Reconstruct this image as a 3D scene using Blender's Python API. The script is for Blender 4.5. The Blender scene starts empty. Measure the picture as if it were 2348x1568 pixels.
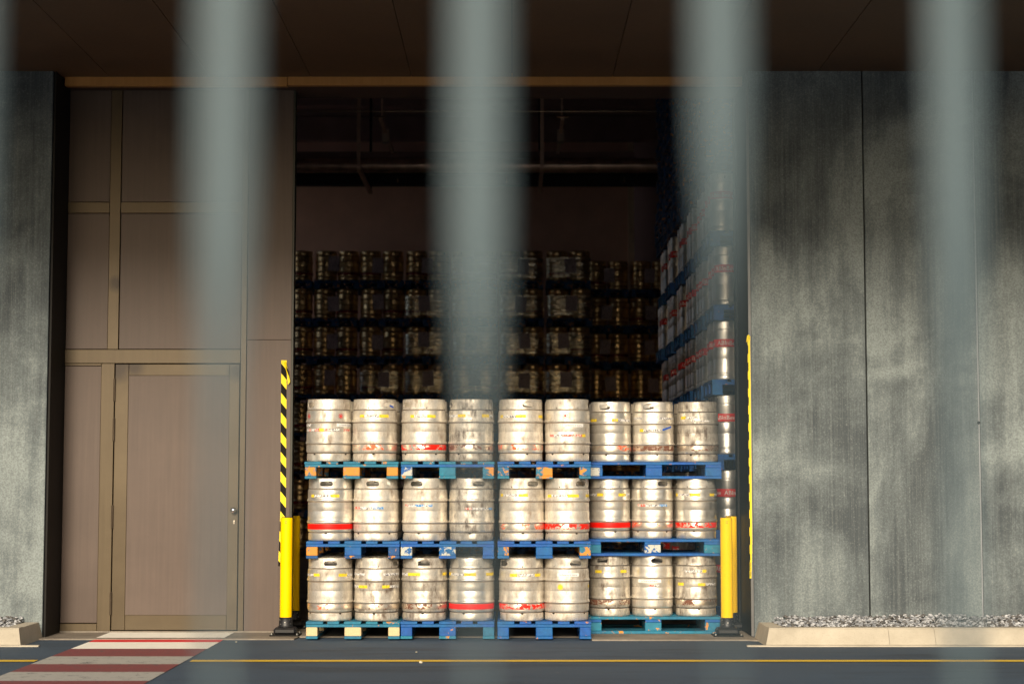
import bpy, bmesh, math, random
from mathutils import Vector, Matrix, noise
from mathutils.geometry import delaunay_2d_cdt

random.seed(7)
R = math.radians
scene = bpy.context.scene
col = scene.collection

# ------------------------------------------------------------ camera, world, sun, exposure
CAM_H = 1.36
F_PX = 4077.0          # focal length in units of a 2348 px wide frame
PITCH = math.atan(316.0 / F_PX)
cam_data = bpy.data.cameras.new("camera")
cam = bpy.data.objects.new("camera", cam_data)
col.objects.link(cam)
cam.location = (0, 0, CAM_H)
cam.rotation_euler = (R(90) + PITCH, 0, 0)
cam_data.sensor_width = 36.0
cam_data.lens = 36.0 * F_PX / 2348.0
cam_data.clip_start = 0.05
cam_data.clip_end = 900
cam_data.dof.use_dof = True
cam_data.dof.focus_distance = 15.45
cam_data.dof.aperture_fstop = 2.1
scene.camera = cam

SUN_EL, SUN_AZ = 24.0, 187.0     # azimuth clockwise from +Y: the sun stands behind the camera, a little left
world = bpy.data.worlds.new("World")
scene.world = world
world.use_nodes = True
wn = world.node_tree
bg = wn.nodes["Background"]
sky = wn.nodes.new("ShaderNodeTexSky")
sky.sky_type = 'NISHITA'
sky.sun_disc = False
sky.sun_elevation = R(SUN_EL)
sky.sun_rotation = R(SUN_AZ)
sky.air_density = 1.0
sky.dust_density = 4.5
sky.ozone_density = 1.0
wn.links.new(sky.outputs[0], bg.inputs[0])
bg.inputs[1].default_value = 0.085

sun_data = bpy.data.lights.new("sun", 'SUN')
sun_data.energy = 3.4
sun_data.angle = R(18)
sun_data.color = (1.0, 0.88, 0.70)
sun = bpy.data.objects.new("sun", sun_data)
col.objects.link(sun)
sdir = Vector((math.sin(R(SUN_AZ)) * math.cos(R(SUN_EL)), math.cos(R(SUN_AZ)) * math.cos(R(SUN_EL)), math.sin(R(SUN_EL))))
sun.rotation_euler = sdir.to_track_quat('Z', 'Y').to_euler()
sun.location = (0, -5, 10)

scene.view_settings.view_transform = 'Standard'
scene.view_settings.look = 'None'
scene.view_settings.gamma = 1.0
scene.view_settings.exposure = 0.3
scene.render.engine = 'CYCLES'
scene.cycles.use_denoising = True


def PX(xd, yd, Y):
    """the point at distance Y behind pixel (xd, yd) of the 2348 x 1568 picture: used to read sizes off the photograph"""
    u = (xd - 1174) / F_PX
    v = (784 - yd) / F_PX
    dy = math.cos(PITCH) - v * math.sin(PITCH)
    dz = math.sin(PITCH) + v * math.cos(PITCH)
    return (u * Y / dy, CAM_H + dz * Y / dy)


# ------------------------------------------------------------ helpers
def tag(o, label=None, cat=None, group=None, kind=None):
    if label: o["label"] = label
    if cat: o["category"] = cat
    if group: o["group"] = group
    if kind: o["kind"] = kind
    return o


def empty(name, loc=(0, 0, 0), rz=0.0):
    o = bpy.data.objects.new(name, None)
    o.empty_display_size = 0.1
    col.objects.link(o)
    o.location = loc
    o.rotation_euler = (0, 0, rz)
    return o


def mesh_obj(name, me, parent=None, loc=(0, 0, 0), rz=0.0):
    o = bpy.data.objects.new(name, me)
    col.objects.link(o)
    if parent: o.parent = parent
    o.location = loc
    o.rotation_euler = (0, 0, rz)
    return o


class MB:
    def __init__(self):
        self.v, self.f, self.m, self.s = [], [], [], []

    def add(self, vs, fs, mi=0, smooth=False):
        n = len(self.v)
        self.v += [tuple(p) for p in vs]
        for f in fs:
            self.f.append([i + n for i in f]); self.m.append(mi); self.s.append(smooth)

    def box(self, x0, x1, y0, y1, z0, z1, mi=0):
        vs = [(x0, y0, z0), (x1, y0, z0), (x1, y1, z0), (x0, y1, z0), (x0, y0, z1), (x1, y0, z1), (x1, y1, z1), (x0, y1, z1)]
        self.add(vs, [(0, 3, 2, 1), (4, 5, 6, 7), (0, 1, 5, 4), (1, 2, 6, 5), (2, 3, 7, 6), (3, 0, 4, 7)], mi)

    def cbox(self, x0, x1, y0, y1, z0, z1, c=0.004, mi=0):
        """box with all edges chamfered by c"""
        bm = bmesh.new()
        bmesh.ops.create_cube(bm, size=1)
        for v in bm.verts:
            v.co = Vector(((x0 + x1) / 2 + v.co.x * (x1 - x0), (y0 + y1) / 2 + v.co.y * (y1 - y0), (z0 + z1) / 2 + v.co.z * (z1 - z0)))
        bmesh.ops.bevel(bm, geom=list(bm.edges), offset=c, segments=1, affect='EDGES')
        bm.verts.index_update()
        self.add([v.co for v in bm.verts], [[v.index for v in f.verts] for f in bm.faces], mi)
        bm.free()

    def prism(self, poly, axis, a0, a1, mi=0):
        """extrude a polygon along an axis; poly holds the two other coordinates"""
        def pt(p, a):
            return {'x': (a, p[0], p[1]), 'y': (p[0], a, p[1]), 'z': (p[0], p[1], a)}[axis]
        n = len(poly)
        vs = [pt(p, a0) for p in poly] + [pt(p, a1) for p in poly]
        fs = [list(range(n)), list(range(2 * n - 1, n - 1, -1))]
        fs += [[i, i + n, (i + 1) % n + n, (i + 1) % n] for i in range(n)]
        self.add(vs, fs, mi)

    def tube(self, p0, p1, r, n=12, mi=0, r1=None, cap=True):
        p0, p1 = Vector(p0), Vector(p1)
        d = (p1 - p0).normalized()
        a = d.orthogonal().normalized(); b = d.cross(a)
        r1 = r if r1 is None else r1
        vs = []
        for p, rr in ((p0, r), (p1, r1)):
            for i in range(n):
                t = 2 * math.pi * i / n
                vs.append(p + a * math.cos(t) * rr + b * math.sin(t) * rr)
        self.add(vs, [[i, (i + 1) % n, (i + 1) % n + n, i + n] for i in range(n)], mi, True)
        if cap:
            self.add(vs[:n], [list(range(n - 1, -1, -1))], mi)
            self.add(vs[n:], [list(range(n))], mi)

    def lathe(self, prof, n=48, mi=0, close=False, fn=None):
        vs = []
        for (r, z) in prof:
            for i in range(n):
                t = 2 * math.pi * i / n
                p = Vector((r * math.cos(t), r * math.sin(t), z))
                if fn: p = fn(p)
                vs.append(p)
        fs = []
        for k in range(len(prof) - 1):
            for i in range(n):
                j = (i + 1) % n
                fs.append((k * n + i, k * n + j, (k + 1) * n + j, (k + 1) * n + i))
        self.add(vs, fs, mi, True)
        if close:
            self.add(vs[-n:], [list(range(n))], mi)

    def mesh(self, name, mats):
        me = bpy.data.meshes.new(name)
        me.from_pydata(self.v, [], self.f)
        for m in mats: me.materials.append(m)
        me.polygons.foreach_set("material_index", self.m)
        me.polygons.foreach_set("use_smooth", self.s)
        bm = bmesh.new(); bm.from_mesh(me)
        bmesh.ops.recalc_face_normals(bm, faces=bm.faces)
        bm.to_mesh(me); bm.free()
        me.update()
        return me

    def build(self, name, mats, parent=None, loc=(0, 0, 0), rz=0.0):
        if not isinstance(mats, (list, tuple)): mats = [mats]
        return mesh_obj(name, self.mesh(name, mats), parent, loc, rz)


# ------------------------------------------------------------ materials
class NT:
    def __init__(self, name):
        self.mat = bpy.data.materials.new(name)
        self.mat.use_nodes = True
        self.t = self.mat.node_tree
        self.b = self.t.nodes["Principled BSDF"]
        self.out = self.t.nodes["Material Output"]

    def n(self, typ, **kw):
        nd = self.t.nodes.new(typ)
        for k, v in kw.items():
            if k.startswith("i_"):
                key = k[2:]
                nd.inputs[int(key) if key.isdigit() else key.replace("_", " ")].default_value = v
            else:
                setattr(nd, k, v)
        return nd

    def l(self, a, b):
        self.t.links.new(a, b)

    def coord(self, scale=(1, 1, 1), kind="Object", rand=0.0):
        tc = self.n("ShaderNodeTexCoord")
        mp = self.n("ShaderNodeMapping")
        mp.inputs["Scale"].default_value = scale
        self.l(tc.outputs[kind], mp.inputs["Vector"])
        if rand:
            oi = self.n("ShaderNodeObjectInfo")
            mu = self.n("ShaderNodeMath", operation='MULTIPLY', i_1=rand)
            self.l(oi.outputs["Random"], mu.inputs[0])
            self.l(mu.outputs[0], mp.inputs["Location"])
        return mp.outputs[0]

    def noise(self, vec, scale, detail=4, rough=0.55, dist=0.0):
        nd = self.n("ShaderNodeTexNoise")
        nd.inputs["Scale"].default_value = scale
        nd.inputs["Detail"].default_value = detail
        nd.inputs["Roughness"].default_value = rough
        nd.inputs["Distortion"].default_value = dist
        self.l(vec, nd.inputs["Vector"])
        return nd.outputs[0]

    def ramp(self, fac, stops, interp='LINEAR'):
        r = self.n("ShaderNodeValToRGB")
        r.color_ramp.interpolation = interp
        e = r.color_ramp.elements
        while len(e) < len(stops): e.new(0.5)
        for el, (p, c) in zip(e, stops):
            el.position = p
            el.color = (c, c, c, 1) if not isinstance(c, (tuple, list)) else (*c, 1)
        self.l(fac, r.inputs[0])
        return r.outputs[0]

    def mix(self, fac, a, b, mode='MIX'):
        m = self.n("ShaderNodeMix", data_type='RGBA', blend_type=mode)
        for s, v in ((m.inputs[0], fac), (m.inputs[6], a), (m.inputs[7], b)):
            if hasattr(v, "is_output"): self.l(v, s)
            elif isinstance(v, (int, float)): s.default_value = v
            else: s.default_value = (*v, 1)
        return m.outputs[2]

    def math(self, op, a, b=0.0):
        m = self.n("ShaderNodeMath", operation=op)
        for s, v in ((m.inputs[0], a), (m.inputs[1], b)):
            if hasattr(v, "is_output"): self.l(v, s)
            else: s.default_value = v
        return m.outputs[0]

    def bump(self, h, strength=0.3, dist=0.01):
        b = self.n("ShaderNodeBump")
        b.inputs["Strength"].default_value = strength
        b.inputs["Distance"].default_value = dist
        self.l(h, b.inputs["Height"])
        self.l(b.outputs[0], self.b.inputs["Normal"])

    def set(self, **kw):
        names = dict(color="Base Color", metal="Metallic", rough="Roughness", alpha="Alpha", spec="Specular IOR Level", coat="Coat Weight")
        for k, v in kw.items():
            s = self.b.inputs[names[k]]
            if hasattr(v, "is_output"): self.l(v, s)
            elif isinstance(v, (tuple, list)): s.default_value = (*v, 1)
            else: s.default_value = v
        return self.mat


def simple(name, color, rough=0.6, metal=0.0, var=0.15, scale=6.0, bump=0.0, spec=0.5):
    t = NT(name)
    v = t.coord(rand=13.0)
    n = t.noise(v, scale, 5)
    dark = tuple(c * (1 - var) for c in color); lite = tuple(min(1, c * (1 + var)) for c in color)
    t.set(color=t.ramp(n, [(0.3, dark), (0.7, lite)]), rough=rough, metal=metal, spec=spec)
    if bump: t.bump(t.noise(v, scale * 12, 4), bump, 0.004)
    return t.mat


def steel_mat(name, base, dark, rough=0.36, grime=0.5):
    t = NT(name)
    v = t.coord(rand=37.0)
    vs = t.coord((6, 6, 2.2), rand=21.0)                  # smears drawn out a little vertically
    vh = t.coord((1.5, 1.5, 30), rand=11.0)
    blot = t.noise(v, 7, 5, 0.6)
    streak = t.noise(vs, 3.0, 5, 0.65)
    brushed = t.noise(vh, 6, 4, 0.6)
    fine = t.noise(v, 95, 3, 0.6)
    g = t.ramp(t.math('MULTIPLY', blot, streak), [(0.16, 0.0), (0.42, 1.0)])
    g = t.math('MULTIPLY', g, grime)
    specks = t.ramp(fine, [(0.58, 0.0), (0.72, 1.0)])
    tco = t.n("ShaderNodeTexCoord"); sx = t.n("ShaderNodeSeparateXYZ"); t.l(tco.outputs["Object"], sx.inputs[0])
    crease = None
    for zc in (0.1465, 0.3325, 0.446, 0.0705):              # dark lines under the rolling rings and in the seams
        q = t.math('SUBTRACT', 1.0, t.math('MULTIPLY', t.math('ABSOLUTE', t.math('SUBTRACT', sx.outputs[2], zc)), 120.0))
        q = t.math('MAXIMUM', q, 0.0)
        crease = q if crease is None else t.math('MAXIMUM', crease, q)
    crease = t.math('MULTIPLY', crease, t.ramp(blot, [(0.25, 0.7), (0.5, 1.0)]))
    g = t.math('MAXIMUM', g, t.math('MULTIPLY', crease, 1.15 if 'slim' not in name else 0.0))
    g2 = t.math('MAXIMUM', g, t.math('MULTIPLY', specks, t.ramp(blot, [(0.45, 0.0), (0.62, 0.75)])))
    oi = t.n("ShaderNodeObjectInfo")
    tone = t.math('ADD', t.math('MULTIPLY', oi.outputs["Random"], 0.25), 0.8)
    cc = t.mix(g2, base, dark)
    hsv = t.n("ShaderNodeHueSaturation")
    t.l(cc, hsv.inputs["Color"]); t.l(tone, hsv.inputs["Value"])
    r = t.math('ADD', t.math('MULTIPLY', g2, 0.3), t.math('ADD', t.math('MULTIPLY', brushed, 0.16), rough - 0.08))
    m = t.math('MULTIPLY', t.math('SUBTRACT', 1.0, t.math('MULTIPLY', g2, 0.75)), (0.97 if 'slim' in name else 0.9) if name.startswith(('keg', 'grimy', 'smooth', 'slim')) else 1.0)
    t.set(color=hsv.outputs[0], rough=r, metal=m)
    t.bump(t.math('ADD', t.math('MULTIPLY', t.noise(v, 13, 3, 0.5), 1.0), t.math('MULTIPLY', brushed, 0.05)), 0.12 if name.startswith('stored') else 0.35, 0.006)
    return t.mat


def paint_wood(name, paint, paint2, wood, wear, rough=0.65):
    t = NT(name)
    v = t.coord(rand=29.0)
    vg = t.coord((14, 1.2, 14), rand=17.0)
    n1 = t.noise(v, 12, 6, 0.68, 0.4)
    n2 = t.noise(v, 4, 3)
    base = t.mix(t.ramp(n2, [(0.35, 0.0), (0.65, 1.0)]), paint, paint2)
    dirt = t.ramp(t.noise(v, 26, 5, 0.7), [(0.3, 0.45), (0.6, 1.0)])
    base = t.mix(0.6, base, dirt, 'MULTIPLY')
    woodc = t.mix(t.noise(vg, 9, 4), tuple(c * 0.6 for c in wood), wood)
    m = t.ramp(n1, [(0.70 - wear * 0.42, 0.0), (0.73 - wear * 0.42, 1.0)])
    t.set(color=t.mix(m, base, woodc), rough=rough)
    t.bump(t.math('ADD', n1, t.noise(vg, 12, 4)), 0.3, 0.004)
    return t.mat


def worn_band(name, red, base, keep):
    """sprayed ring rubbed off in patches: bare steel shows through"""
    t = NT(name)
    v = t.coord((1, 1, 1.3), rand=31.0)
    n1 = t.noise(v, 22, 6, 0.75, 0.6)
    n2 = t.noise(v, 5, 3, 0.6)
    k = t.math('ADD', t.math('MULTIPLY', n1, 0.6), t.math('MULTIPLY', n2, 0.4))
    m = t.ramp(k, [(keep - 0.02, 0.0), (keep + 0.02, 1.0)])      # 1 where the paint is gone
    t.set(color=t.mix(m, red, base), metal=t.math('MULTIPLY', m, 0.9), rough=t.math('SUBTRACT', 0.5, t.math('MULTIPLY', m, 0.12)), spec=0.2)
    return t.mat


def sticker_mat(name, color, ink, density=0.5, size=120):
    t = NT(name)
    v = t.coord((1, 1, 0.45), rand=43.0)
    n1 = t.noise(v, size, 3, 0.7)
    scr = t.noise(t.coord((1, 1, 2), rand=5.0), 30, 4, 0.7)
    c = t.mix(t.ramp(n1, [(0.60 - density * 0.1, 0.0), (0.63 - density * 0.1, 1.0)]), color, ink)
    c = t.mix(t.ramp(scr, [(0.6, 0.0), (0.68, 0.85)]), c, (0.45, 0.4, 0.32))
    t.set(color=c, rough=0.5)
    return t.mat


M = {}
M['asphalt'] = None
t = NT("asphalt")
v = t.coord()
n1 = t.noise(v, 0.45, 5, 0.6); n2 = t.noise(v, 260, 2, 0.7); n3 = t.noise(t.coord((1, 3, 1)), 2.5, 5, 0.7)
c = t.ramp(n1, [(0.3, (0.019, 0.044, 0.080)), (0.7, (0.033, 0.069, 0.118))])
c = t.mix(t.ramp(n2, [(0.35, 0.0), (0.75, 0.7)]), c, (0.085, 0.10, 0.12))
c = t.mix(t.ramp(n3, [(0.55, 0.0), (0.8, 0.5)]), c, (0.075, 0.08, 0.085))
vo = t.n("ShaderNodeTexVoronoi"); vo.inputs["Scale"].default_value = 9.0; t.l(v, vo.inputs["Vector"])
c = t.mix(t.ramp(vo.outputs["Distance"], [(0.035, 0.75), (0.06, 0.0)]), c, (0.30, 0.29, 0.27))       # scattered pale chips
nst = t.noise(t.coord((0.5, 2.2, 1)), 1.1, 5, 0.65, 1.0)
c = t.mix(t.ramp(nst, [(0.50, 0.0), (0.66, 0.55)]), c, (0.016, 0.022, 0.032))                        # old damp and oil stains
M['asphalt'] = t.set(color=c, rough=0.78)
t.bump(n2, 0.5, 0.006)

t = NT("cast concrete kerb")
v = t.coord()
n1 = t.noise(v, 3, 6, 0.65); n2 = t.noise(v, 120, 3, 0.6)
c = t.ramp(n1, [(0.3, (0.36, 0.32, 0.25)), (0.7, (0.50, 0.45, 0.36))])
c = t.mix(t.ramp(n2, [(0.55, 0.0), (0.75, 0.5)]), c, (0.25, 0.22, 0.18))
M['kerb'] = t.set(color=c, rough=0.85); t.bump(n2, 0.3, 0.004)

t = NT("floor slab concrete")
v = t.coord()
n1 = t.noise(v, 2.2, 6, 0.7); n2 = t.noise(v, 60, 3, 0.6)
c = t.ramp(n1, [(0.3, (0.15, 0.125, 0.10)), (0.7, (0.30, 0.26, 0.21))])
c = t.mix(t.ramp(n2, [(0.5, 0.0), (0.75, 0.6)]), c, (0.10, 0.09, 0.08))
M['slab'] = t.set(color=c, rough=0.75); t.bump(n2, 0.2, 0.004)

# precast wall panels: board-like vertical drag marks, cloudy patches, fine pores
t = NT("precast wall concrete")
v = t.coord(rand=19.0)
vs = t.coord((30, 30, 0.22), rand=9.0); vs2 = t.coord((4, 4, 0.45), rand=9.0)
cloud = t.noise(v, 0.9, 6, 0.62, 0.5)
str1 = t.noise(vs, 2.2, 5, 0.7); str2 = t.noise(vs2, 1.3, 5, 0.65, 0.3)
pore = t.noise(v, 75, 4, 0.75)
k = t.math('ADD', t.math('MULTIPLY', cloud, 0.68), t.math('MULTIPLY', str2, 0.32))
c = t.ramp(k, [(0.40, (0.050, 0.064, 0.072)), (0.50, (0.120, 0.145, 0.152)), (0.59, (0.235, 0.275, 0.275))])
c = t.mix(t.ramp(str1, [(0.46, 0.0), (0.70, 0.28)]), c, (0.27, 0.30, 0.295))
c = t.mix(t.ramp(pore, [(0.40, 0.42), (0.56, 0.0)]), c, (0.05, 0.055, 0.06))
c = t.mix(t.ramp(pore, [(0.56, 0.0), (0.72, 0.35)]), c, (0.36, 0.38, 0.36))
M['precast'] = t.set(color=c, rough=0.8)
t.bump(t.math('ADD', pore, str1), 0.18, 0.004)


def facade_mat(name, a, b, rough=0.45, metal=0.35):
    t = NT(name)
    v = t.coord(rand=7.0)
    n1 = t.noise(v, 1.6, 5, 0.6); n2 = t.noise(t.coord((16, 16, 0.5), rand=7.0), 2.0, 4, 0.6); n3 = t.noise(v, 34, 4, 0.7)
    k = t.math('ADD', t.math('MULTIPLY', n1, 0.6), t.math('MULTIPLY', n2, 0.4))
    c = t.ramp(k, [(0.36, a), (0.64, b)])
    c = t.mix(t.ramp(n3, [(0.62, 0.0), (0.78, 0.3)]), c, tuple(x * 0.5 for x in a))
    m = t.set(color=c, rough=t.math('ADD', t.math('MULTIPLY', n1, 0.15), rough - 0.07), metal=metal)
    t.bump(n1, 0.15, 0.004)
    return m


M['panel'] = facade_mat("taupe sheet panel", (0.068, 0.046, 0.036), (0.094, 0.066, 0.052), 0.5, 0.15)
M['bronze'] = facade_mat("bronze frame profile", (0.068, 0.048, 0.024), (0.092, 0.067, 0.036), 0.42, 0.35)
t = NT("bronze profile with hand smudges")
v = t.coord(rand=0)
n1 = t.noise(v, 1.6, 5, 0.6); n3 = t.noise(v, 11, 5, 0.7)
c = t.ramp(n1, [(0.36, (0.068, 0.048, 0.024)), (0.64, (0.092, 0.067, 0.036))])
tco = t.n("ShaderNodeTexCoord")
acc = None
for (px_, pz_, rad) in ((-3.54, 2.36, 0.17), (-3.40, 2.38, 0.13), (-2.47, 2.33, 0.12), (-3.56, 3.12, 0.10), (-2.44, 2.62, 0.06)):
    vm = t.n("ShaderNodeVectorMath", operation='DISTANCE'); t.l(tco.outputs["Object"], vm.inputs[0]); vm.inputs[1].default_value = (px_, 15.94, pz_)
    q = t.math('MAXIMUM', t.math('SUBTRACT', 1.0, t.math('DIVIDE', vm.outputs["Value"], rad)), 0.0)
    acc = q if acc is None else t.math('MAXIMUM', acc, q)
c = t.mix(t.ramp(t.math('MULTIPLY', acc, t.math('ADD', n3, 0.35)), [(0.05, 0.0), (0.55, 0.85)]), c, (0.022, 0.014, 0.010))
M['bronzeworn'] = t.set(color=c, rough=0.42, metal=0.35)
M['copper'] = facade_mat("copper brown flashing", (0.42, 0.20, 0.055), (0.52, 0.26, 0.08), 0.4, 0.35)
M['soffit'] = facade_mat("dark brown soffit board", (0.075, 0.036, 0.016), (0.11, 0.055, 0.026), 0.6, 0.0)
M['black'] = simple("black rubber", (0.012, 0.012, 0.014), 0.45)
M['blackmetal'] = simple("black painted steel", (0.010, 0.009, 0.008), 0.6, spec=0.2)
M['gap'] = simple("shadow joint", (0.01, 0.009, 0.008), 0.9)
M['yellow'] = simple("yellow bollard plastic", (1.0, 0.60, 0.0), 0.5, 0.0, 0.04, 4, spec=0.08)
M['tapey'] = simple("yellow tape", (0.98, 0.72, 0.0), 0.6, 0, 0.08)
M['tapek'] = simple("black tape", (0.008, 0.007, 0.006), 0.6, 0, 0.1, spec=0.1)
M['bolt'] = simple("zinc bolt", (0.5, 0.5, 0.48), 0.35, 1.0)
M['knob'] = simple("brushed steel knob", (0.7, 0.66, 0.6), 0.22, 1.0, 0.05)
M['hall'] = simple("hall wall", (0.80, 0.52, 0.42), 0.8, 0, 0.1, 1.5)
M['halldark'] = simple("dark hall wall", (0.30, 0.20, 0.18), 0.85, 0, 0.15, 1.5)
M['trim'] = simple("pale hall trim", (0.85, 0.68, 0.52), 0.7)
M['deck'] = simple("ceiling sheet", (0.34, 0.23, 0.22), 0.55, 0.3, 0.15, 2)
M['beam'] = simple("dark beam", (0.02, 0.015, 0.02), 0.6, 0.1)
M['duct'] = simple("galvanised duct", (0.65, 0.48, 0.40), 0.35, 0.8, 0.25, 5)
M['bracket'] = simple("hanger steel", (0.75, 0.55, 0.45), 0.45, 0.5)
M['steelbright'] = simple("bright conduit", (0.75, 0.62, 0.45), 0.25, 1.0)

M['keg'] = steel_mat("keg stainless steel", (0.95, 0.90, 0.80), (0.22, 0.155, 0.10), 0.46, 0.85)
M['kegdirty'] = steel_mat("grimy keg stainless steel", (0.92, 0.86, 0.75), (0.12, 0.085, 0.06), 0.42, 1.15)
M['kegclean'] = steel_mat("smooth keg stainless steel", (0.95, 0.91, 0.82), (0.26, 0.20, 0.14), 0.34, 0.55)
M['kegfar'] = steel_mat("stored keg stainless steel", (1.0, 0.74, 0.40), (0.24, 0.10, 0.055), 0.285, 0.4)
M['slim'] = steel_mat("slim keg stainless steel", (0.95, 0.93, 0.88), (0.3, 0.27, 0.22), 0.40, 0.2)
M['red'] = worn_band("red keg band paint", (0.74, 0.007, 0.003), (0.8, 0.72, 0.6), 0.66)
M['redworn'] = worn_band("chipped red band paint", (0.78, 0.015, 0.006), (0.8, 0.72, 0.6), 0.52)
M['redfaint'] = worn_band("rubbed orange band paint", (0.80, 0.12, 0.04), (0.8, 0.72, 0.6), 0.455)
M['reddirt'] = worn_band("scuffed brown band remains", (0.16, 0.07, 0.045), (0.66, 0.58, 0.47), 0.485)
M['slimred'] = simple("flat red keg band", (0.65, 0.03, 0.025), 0.45, 0, 0.1)
M['white'] = simple("white lettering", (0.82, 0.80, 0.76), 0.5, 0, 0.05)
M['labely'] = sticker_mat("yellow sticker print", (0.85, 0.62, 0.03), (0.35, 0.24, 0.02), 0.3)
M['labelw'] = sticker_mat("white sticker print", (0.80, 0.78, 0.74), (0.09, 0.08, 0.10), 0.9)
M['labelr'] = sticker_mat("red sticker print", (0.72, 0.60, 0.52), (0.65, 0.08, 0.05), 1.3, 90)
M['labelb'] = sticker_mat("blue sticker print", (0.62, 0.66, 0.68), (0.03, 0.22, 0.55), 1.5, 90)
M['ink'] = simple("dark blue ink", (0.03, 0.03, 0.10), 0.5)
M['badge'] = simple("red badge print", (0.70, 0.03, 0.03), 0.5)
M['badgey'] = simple("yellow badge print", (0.85, 0.55, 0.02), 0.5)
M['bluetape'] = simple("blue tape scrap", (0.02, 0.10, 0.50), 0.4)
M['paper'] = simple("white paper scrap", (0.8, 0.77, 0.68), 0.7, 0, 0.05)
M['palepaper'] = sticker_mat("printed delivery paper", (0.46, 0.36, 0.40), (0.2, 0.16, 0.2), 0.6, 60)

BL = (0.001, 0.085, 0.38); BL2 = (0.002, 0.12, 0.33); TE = (0.01, 0.20, 0.31); TE2 = (0.01, 0.15, 0.27)
OR = (0.75, 0.30, 0.035); CR = (0.78, 0.60, 0.33)
M['blue'] = paint_wood("blue pallet paint", BL, BL2, OR, 0.14)
M['blueworn'] = paint_wood("chipped blue pallet paint", BL2, TE2, OR, 0.40)
M['teal'] = paint_wood("teal pallet paint", TE, TE2, OR, 0.24)
M['tealworn'] = paint_wood("chipped teal pallet paint", TE, TE2, OR, 0.58)
M['orangeblock'] = paint_wood("mostly bare orange wood", TE, BL2, OR, 0.66)
M['creamblock'] = paint_wood("bare pale wood block", TE, TE2, CR, 1.15)
M['flakes'] = paint_wood("blue paint with pale flakes", BL, BL2, (0.62, 0.62, 0.55), 0.55)
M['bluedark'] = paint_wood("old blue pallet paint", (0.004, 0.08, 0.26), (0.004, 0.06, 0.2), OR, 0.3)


def road_paint(name, color, keep):
    t = NT(name)
    v = t.coord()
    n = t.noise(v, 9, 7, 0.72, 0.5)
    f = t.noise(v, 140, 3, 0.7)
    k = t.math('ADD', t.math('MULTIPLY', n, 0.6), t.math('MULTIPLY', f, 0.4))
    m = t.ramp(k, [(keep - 0.04, 0.0), (keep + 0.04, 1.0)])
    c = t.mix(t.ramp(n, [(0.3, 0.75), (0.6, 1.0)]), tuple(x * 0.7 for x in color), color)
    t.set(color=t.mix(m, c, (0.055, 0.058, 0.065)), rough=0.65)
    t.bump(f, 0.2, 0.003)
    return t.mat


M['rwhite'] = road_paint("white road paint", (0.95, 0.92, 0.84), 0.74)
M['rwhitedull'] = road_paint("dull patchy white road paint", (0.40, 0.39, 0.36), 0.58)
M['rred'] = road_paint("red road paint", (0.75, 0.015, 0.02), 0.74)
M['rreddull'] = road_paint("dull patchy red road paint", (0.20, 0.045, 0.05), 0.58)
M['ryellow'] = road_paint("yellow road paint", (0.70, 0.46, 0.02), 0.62)

# fence: light grey metal paint with a satin sheen
t = NT("grey fence coating")
M['fence'] = t.set(color=(0.078, 0.118, 0.138), metal=0.0, rough=0.6)

t = NT("stretch film")
v = t.coord((1.5, 1.5, 16), rand=9.0)
n = t.noise(v, 3.0, 5, 0.7, 1.2)
gl = t.n("ShaderNodeBsdfGlossy"); gl.inputs["Roughness"].default_value = 0.2; gl.inputs["Color"].default_value = (0.9, 0.85, 0.7, 1)
tr = t.n("ShaderNodeBsdfTransparent")
mx = t.n("ShaderNodeMixShader")
t.l(t.ramp(n, [(0.42, 0.10), (0.60, 0.9)]), mx.inputs[0])
t.l(tr.outputs[0], mx.inputs[1]); t.l(gl.outputs[0], mx.inputs[2]); t.l(mx.outputs[0], t.out.inputs[0])
bp = t.n("ShaderNodeBump"); bp.inputs["Strength"].default_value = 0.25; bp.inputs["Distance"].default_value = 0.02
t.l(n, bp.inputs["Height"]); t.l(bp.outputs[0], gl.inputs["Normal"])
M['film'] = t.mat

# ------------------------------------------------------------ ground
Y_SLAB, Z_SLAB = 15.24, 0.012
Y_DOOR, Y_CONC = 15.95, 15.45
mb = MB(); mb.add([(-300, -300, 0), (300, -300, 0), (300, 300, 0), (-300, 300, 0)], [(0, 1, 2, 3)])
tag(mb.build("ground", M['asphalt']), kind="structure")
mb = MB()
mb.prism([(-4.04, Y_SLAB + .08), (-1.86, Y_SLAB + .08), (-1.84, 15.55), (0.66, 15.55), (0.68, Y_SLAB), (2.0, Y_SLAB), (2.10, 15.18), (2.10, 16.4), (6.5, 16.4), (6.5, 36), (-9, 36), (-9, 16.4), (-4.04, 16.4)], 'z', -0.05, Z_SLAB)
tag(mb.build("floor", M['slab']), kind="structure")

# painted crossing in front of the door, and the yellow lane line
Xa, Xb = -3.56, -2.46
ys = [15.90, 15.36, 15.09, 14.50, 13.88, 13.30, 12.76, 12.20, 11.66, 11.1]
cw = MB()
mi = [0, 2, 0, 3, 1, 3, 1, 3, 1]  # stripes farther from the door are duller, with more gaps in the paint
for i in range(9):
    z = Z_SLAB + 0.004 if i == 0 else 0.004
    y1, y0 = ys[i], ys[i + 1]
    if i == 1: y1 = Y_SLAB + 0.075
    cw.add([(Xa, y0, z), (Xb, y0, z), (Xb, y1, z), (Xa, y1, z)], [(0, 1, 2, 3)], mi[i])
tag(cw.build("crosswalk_marking", [M['rwhite'], M['rwhitedull'], M['rred'], M['rreddull']]), kind="structure")
yl = MB()
for x0, x1 in ((-40, -3.585), (-2.42, 40)):
    n = 60
    yl.add([(x0, 13.48, 0.004), (x1, 13.48, 0.004), (x1, 13.61, 0.004), (x0, 13.61, 0.004)], [(0, 1, 2, 3)])
tag(yl.build("lane_line_marking", M['ryellow']), kind="structure")


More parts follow.
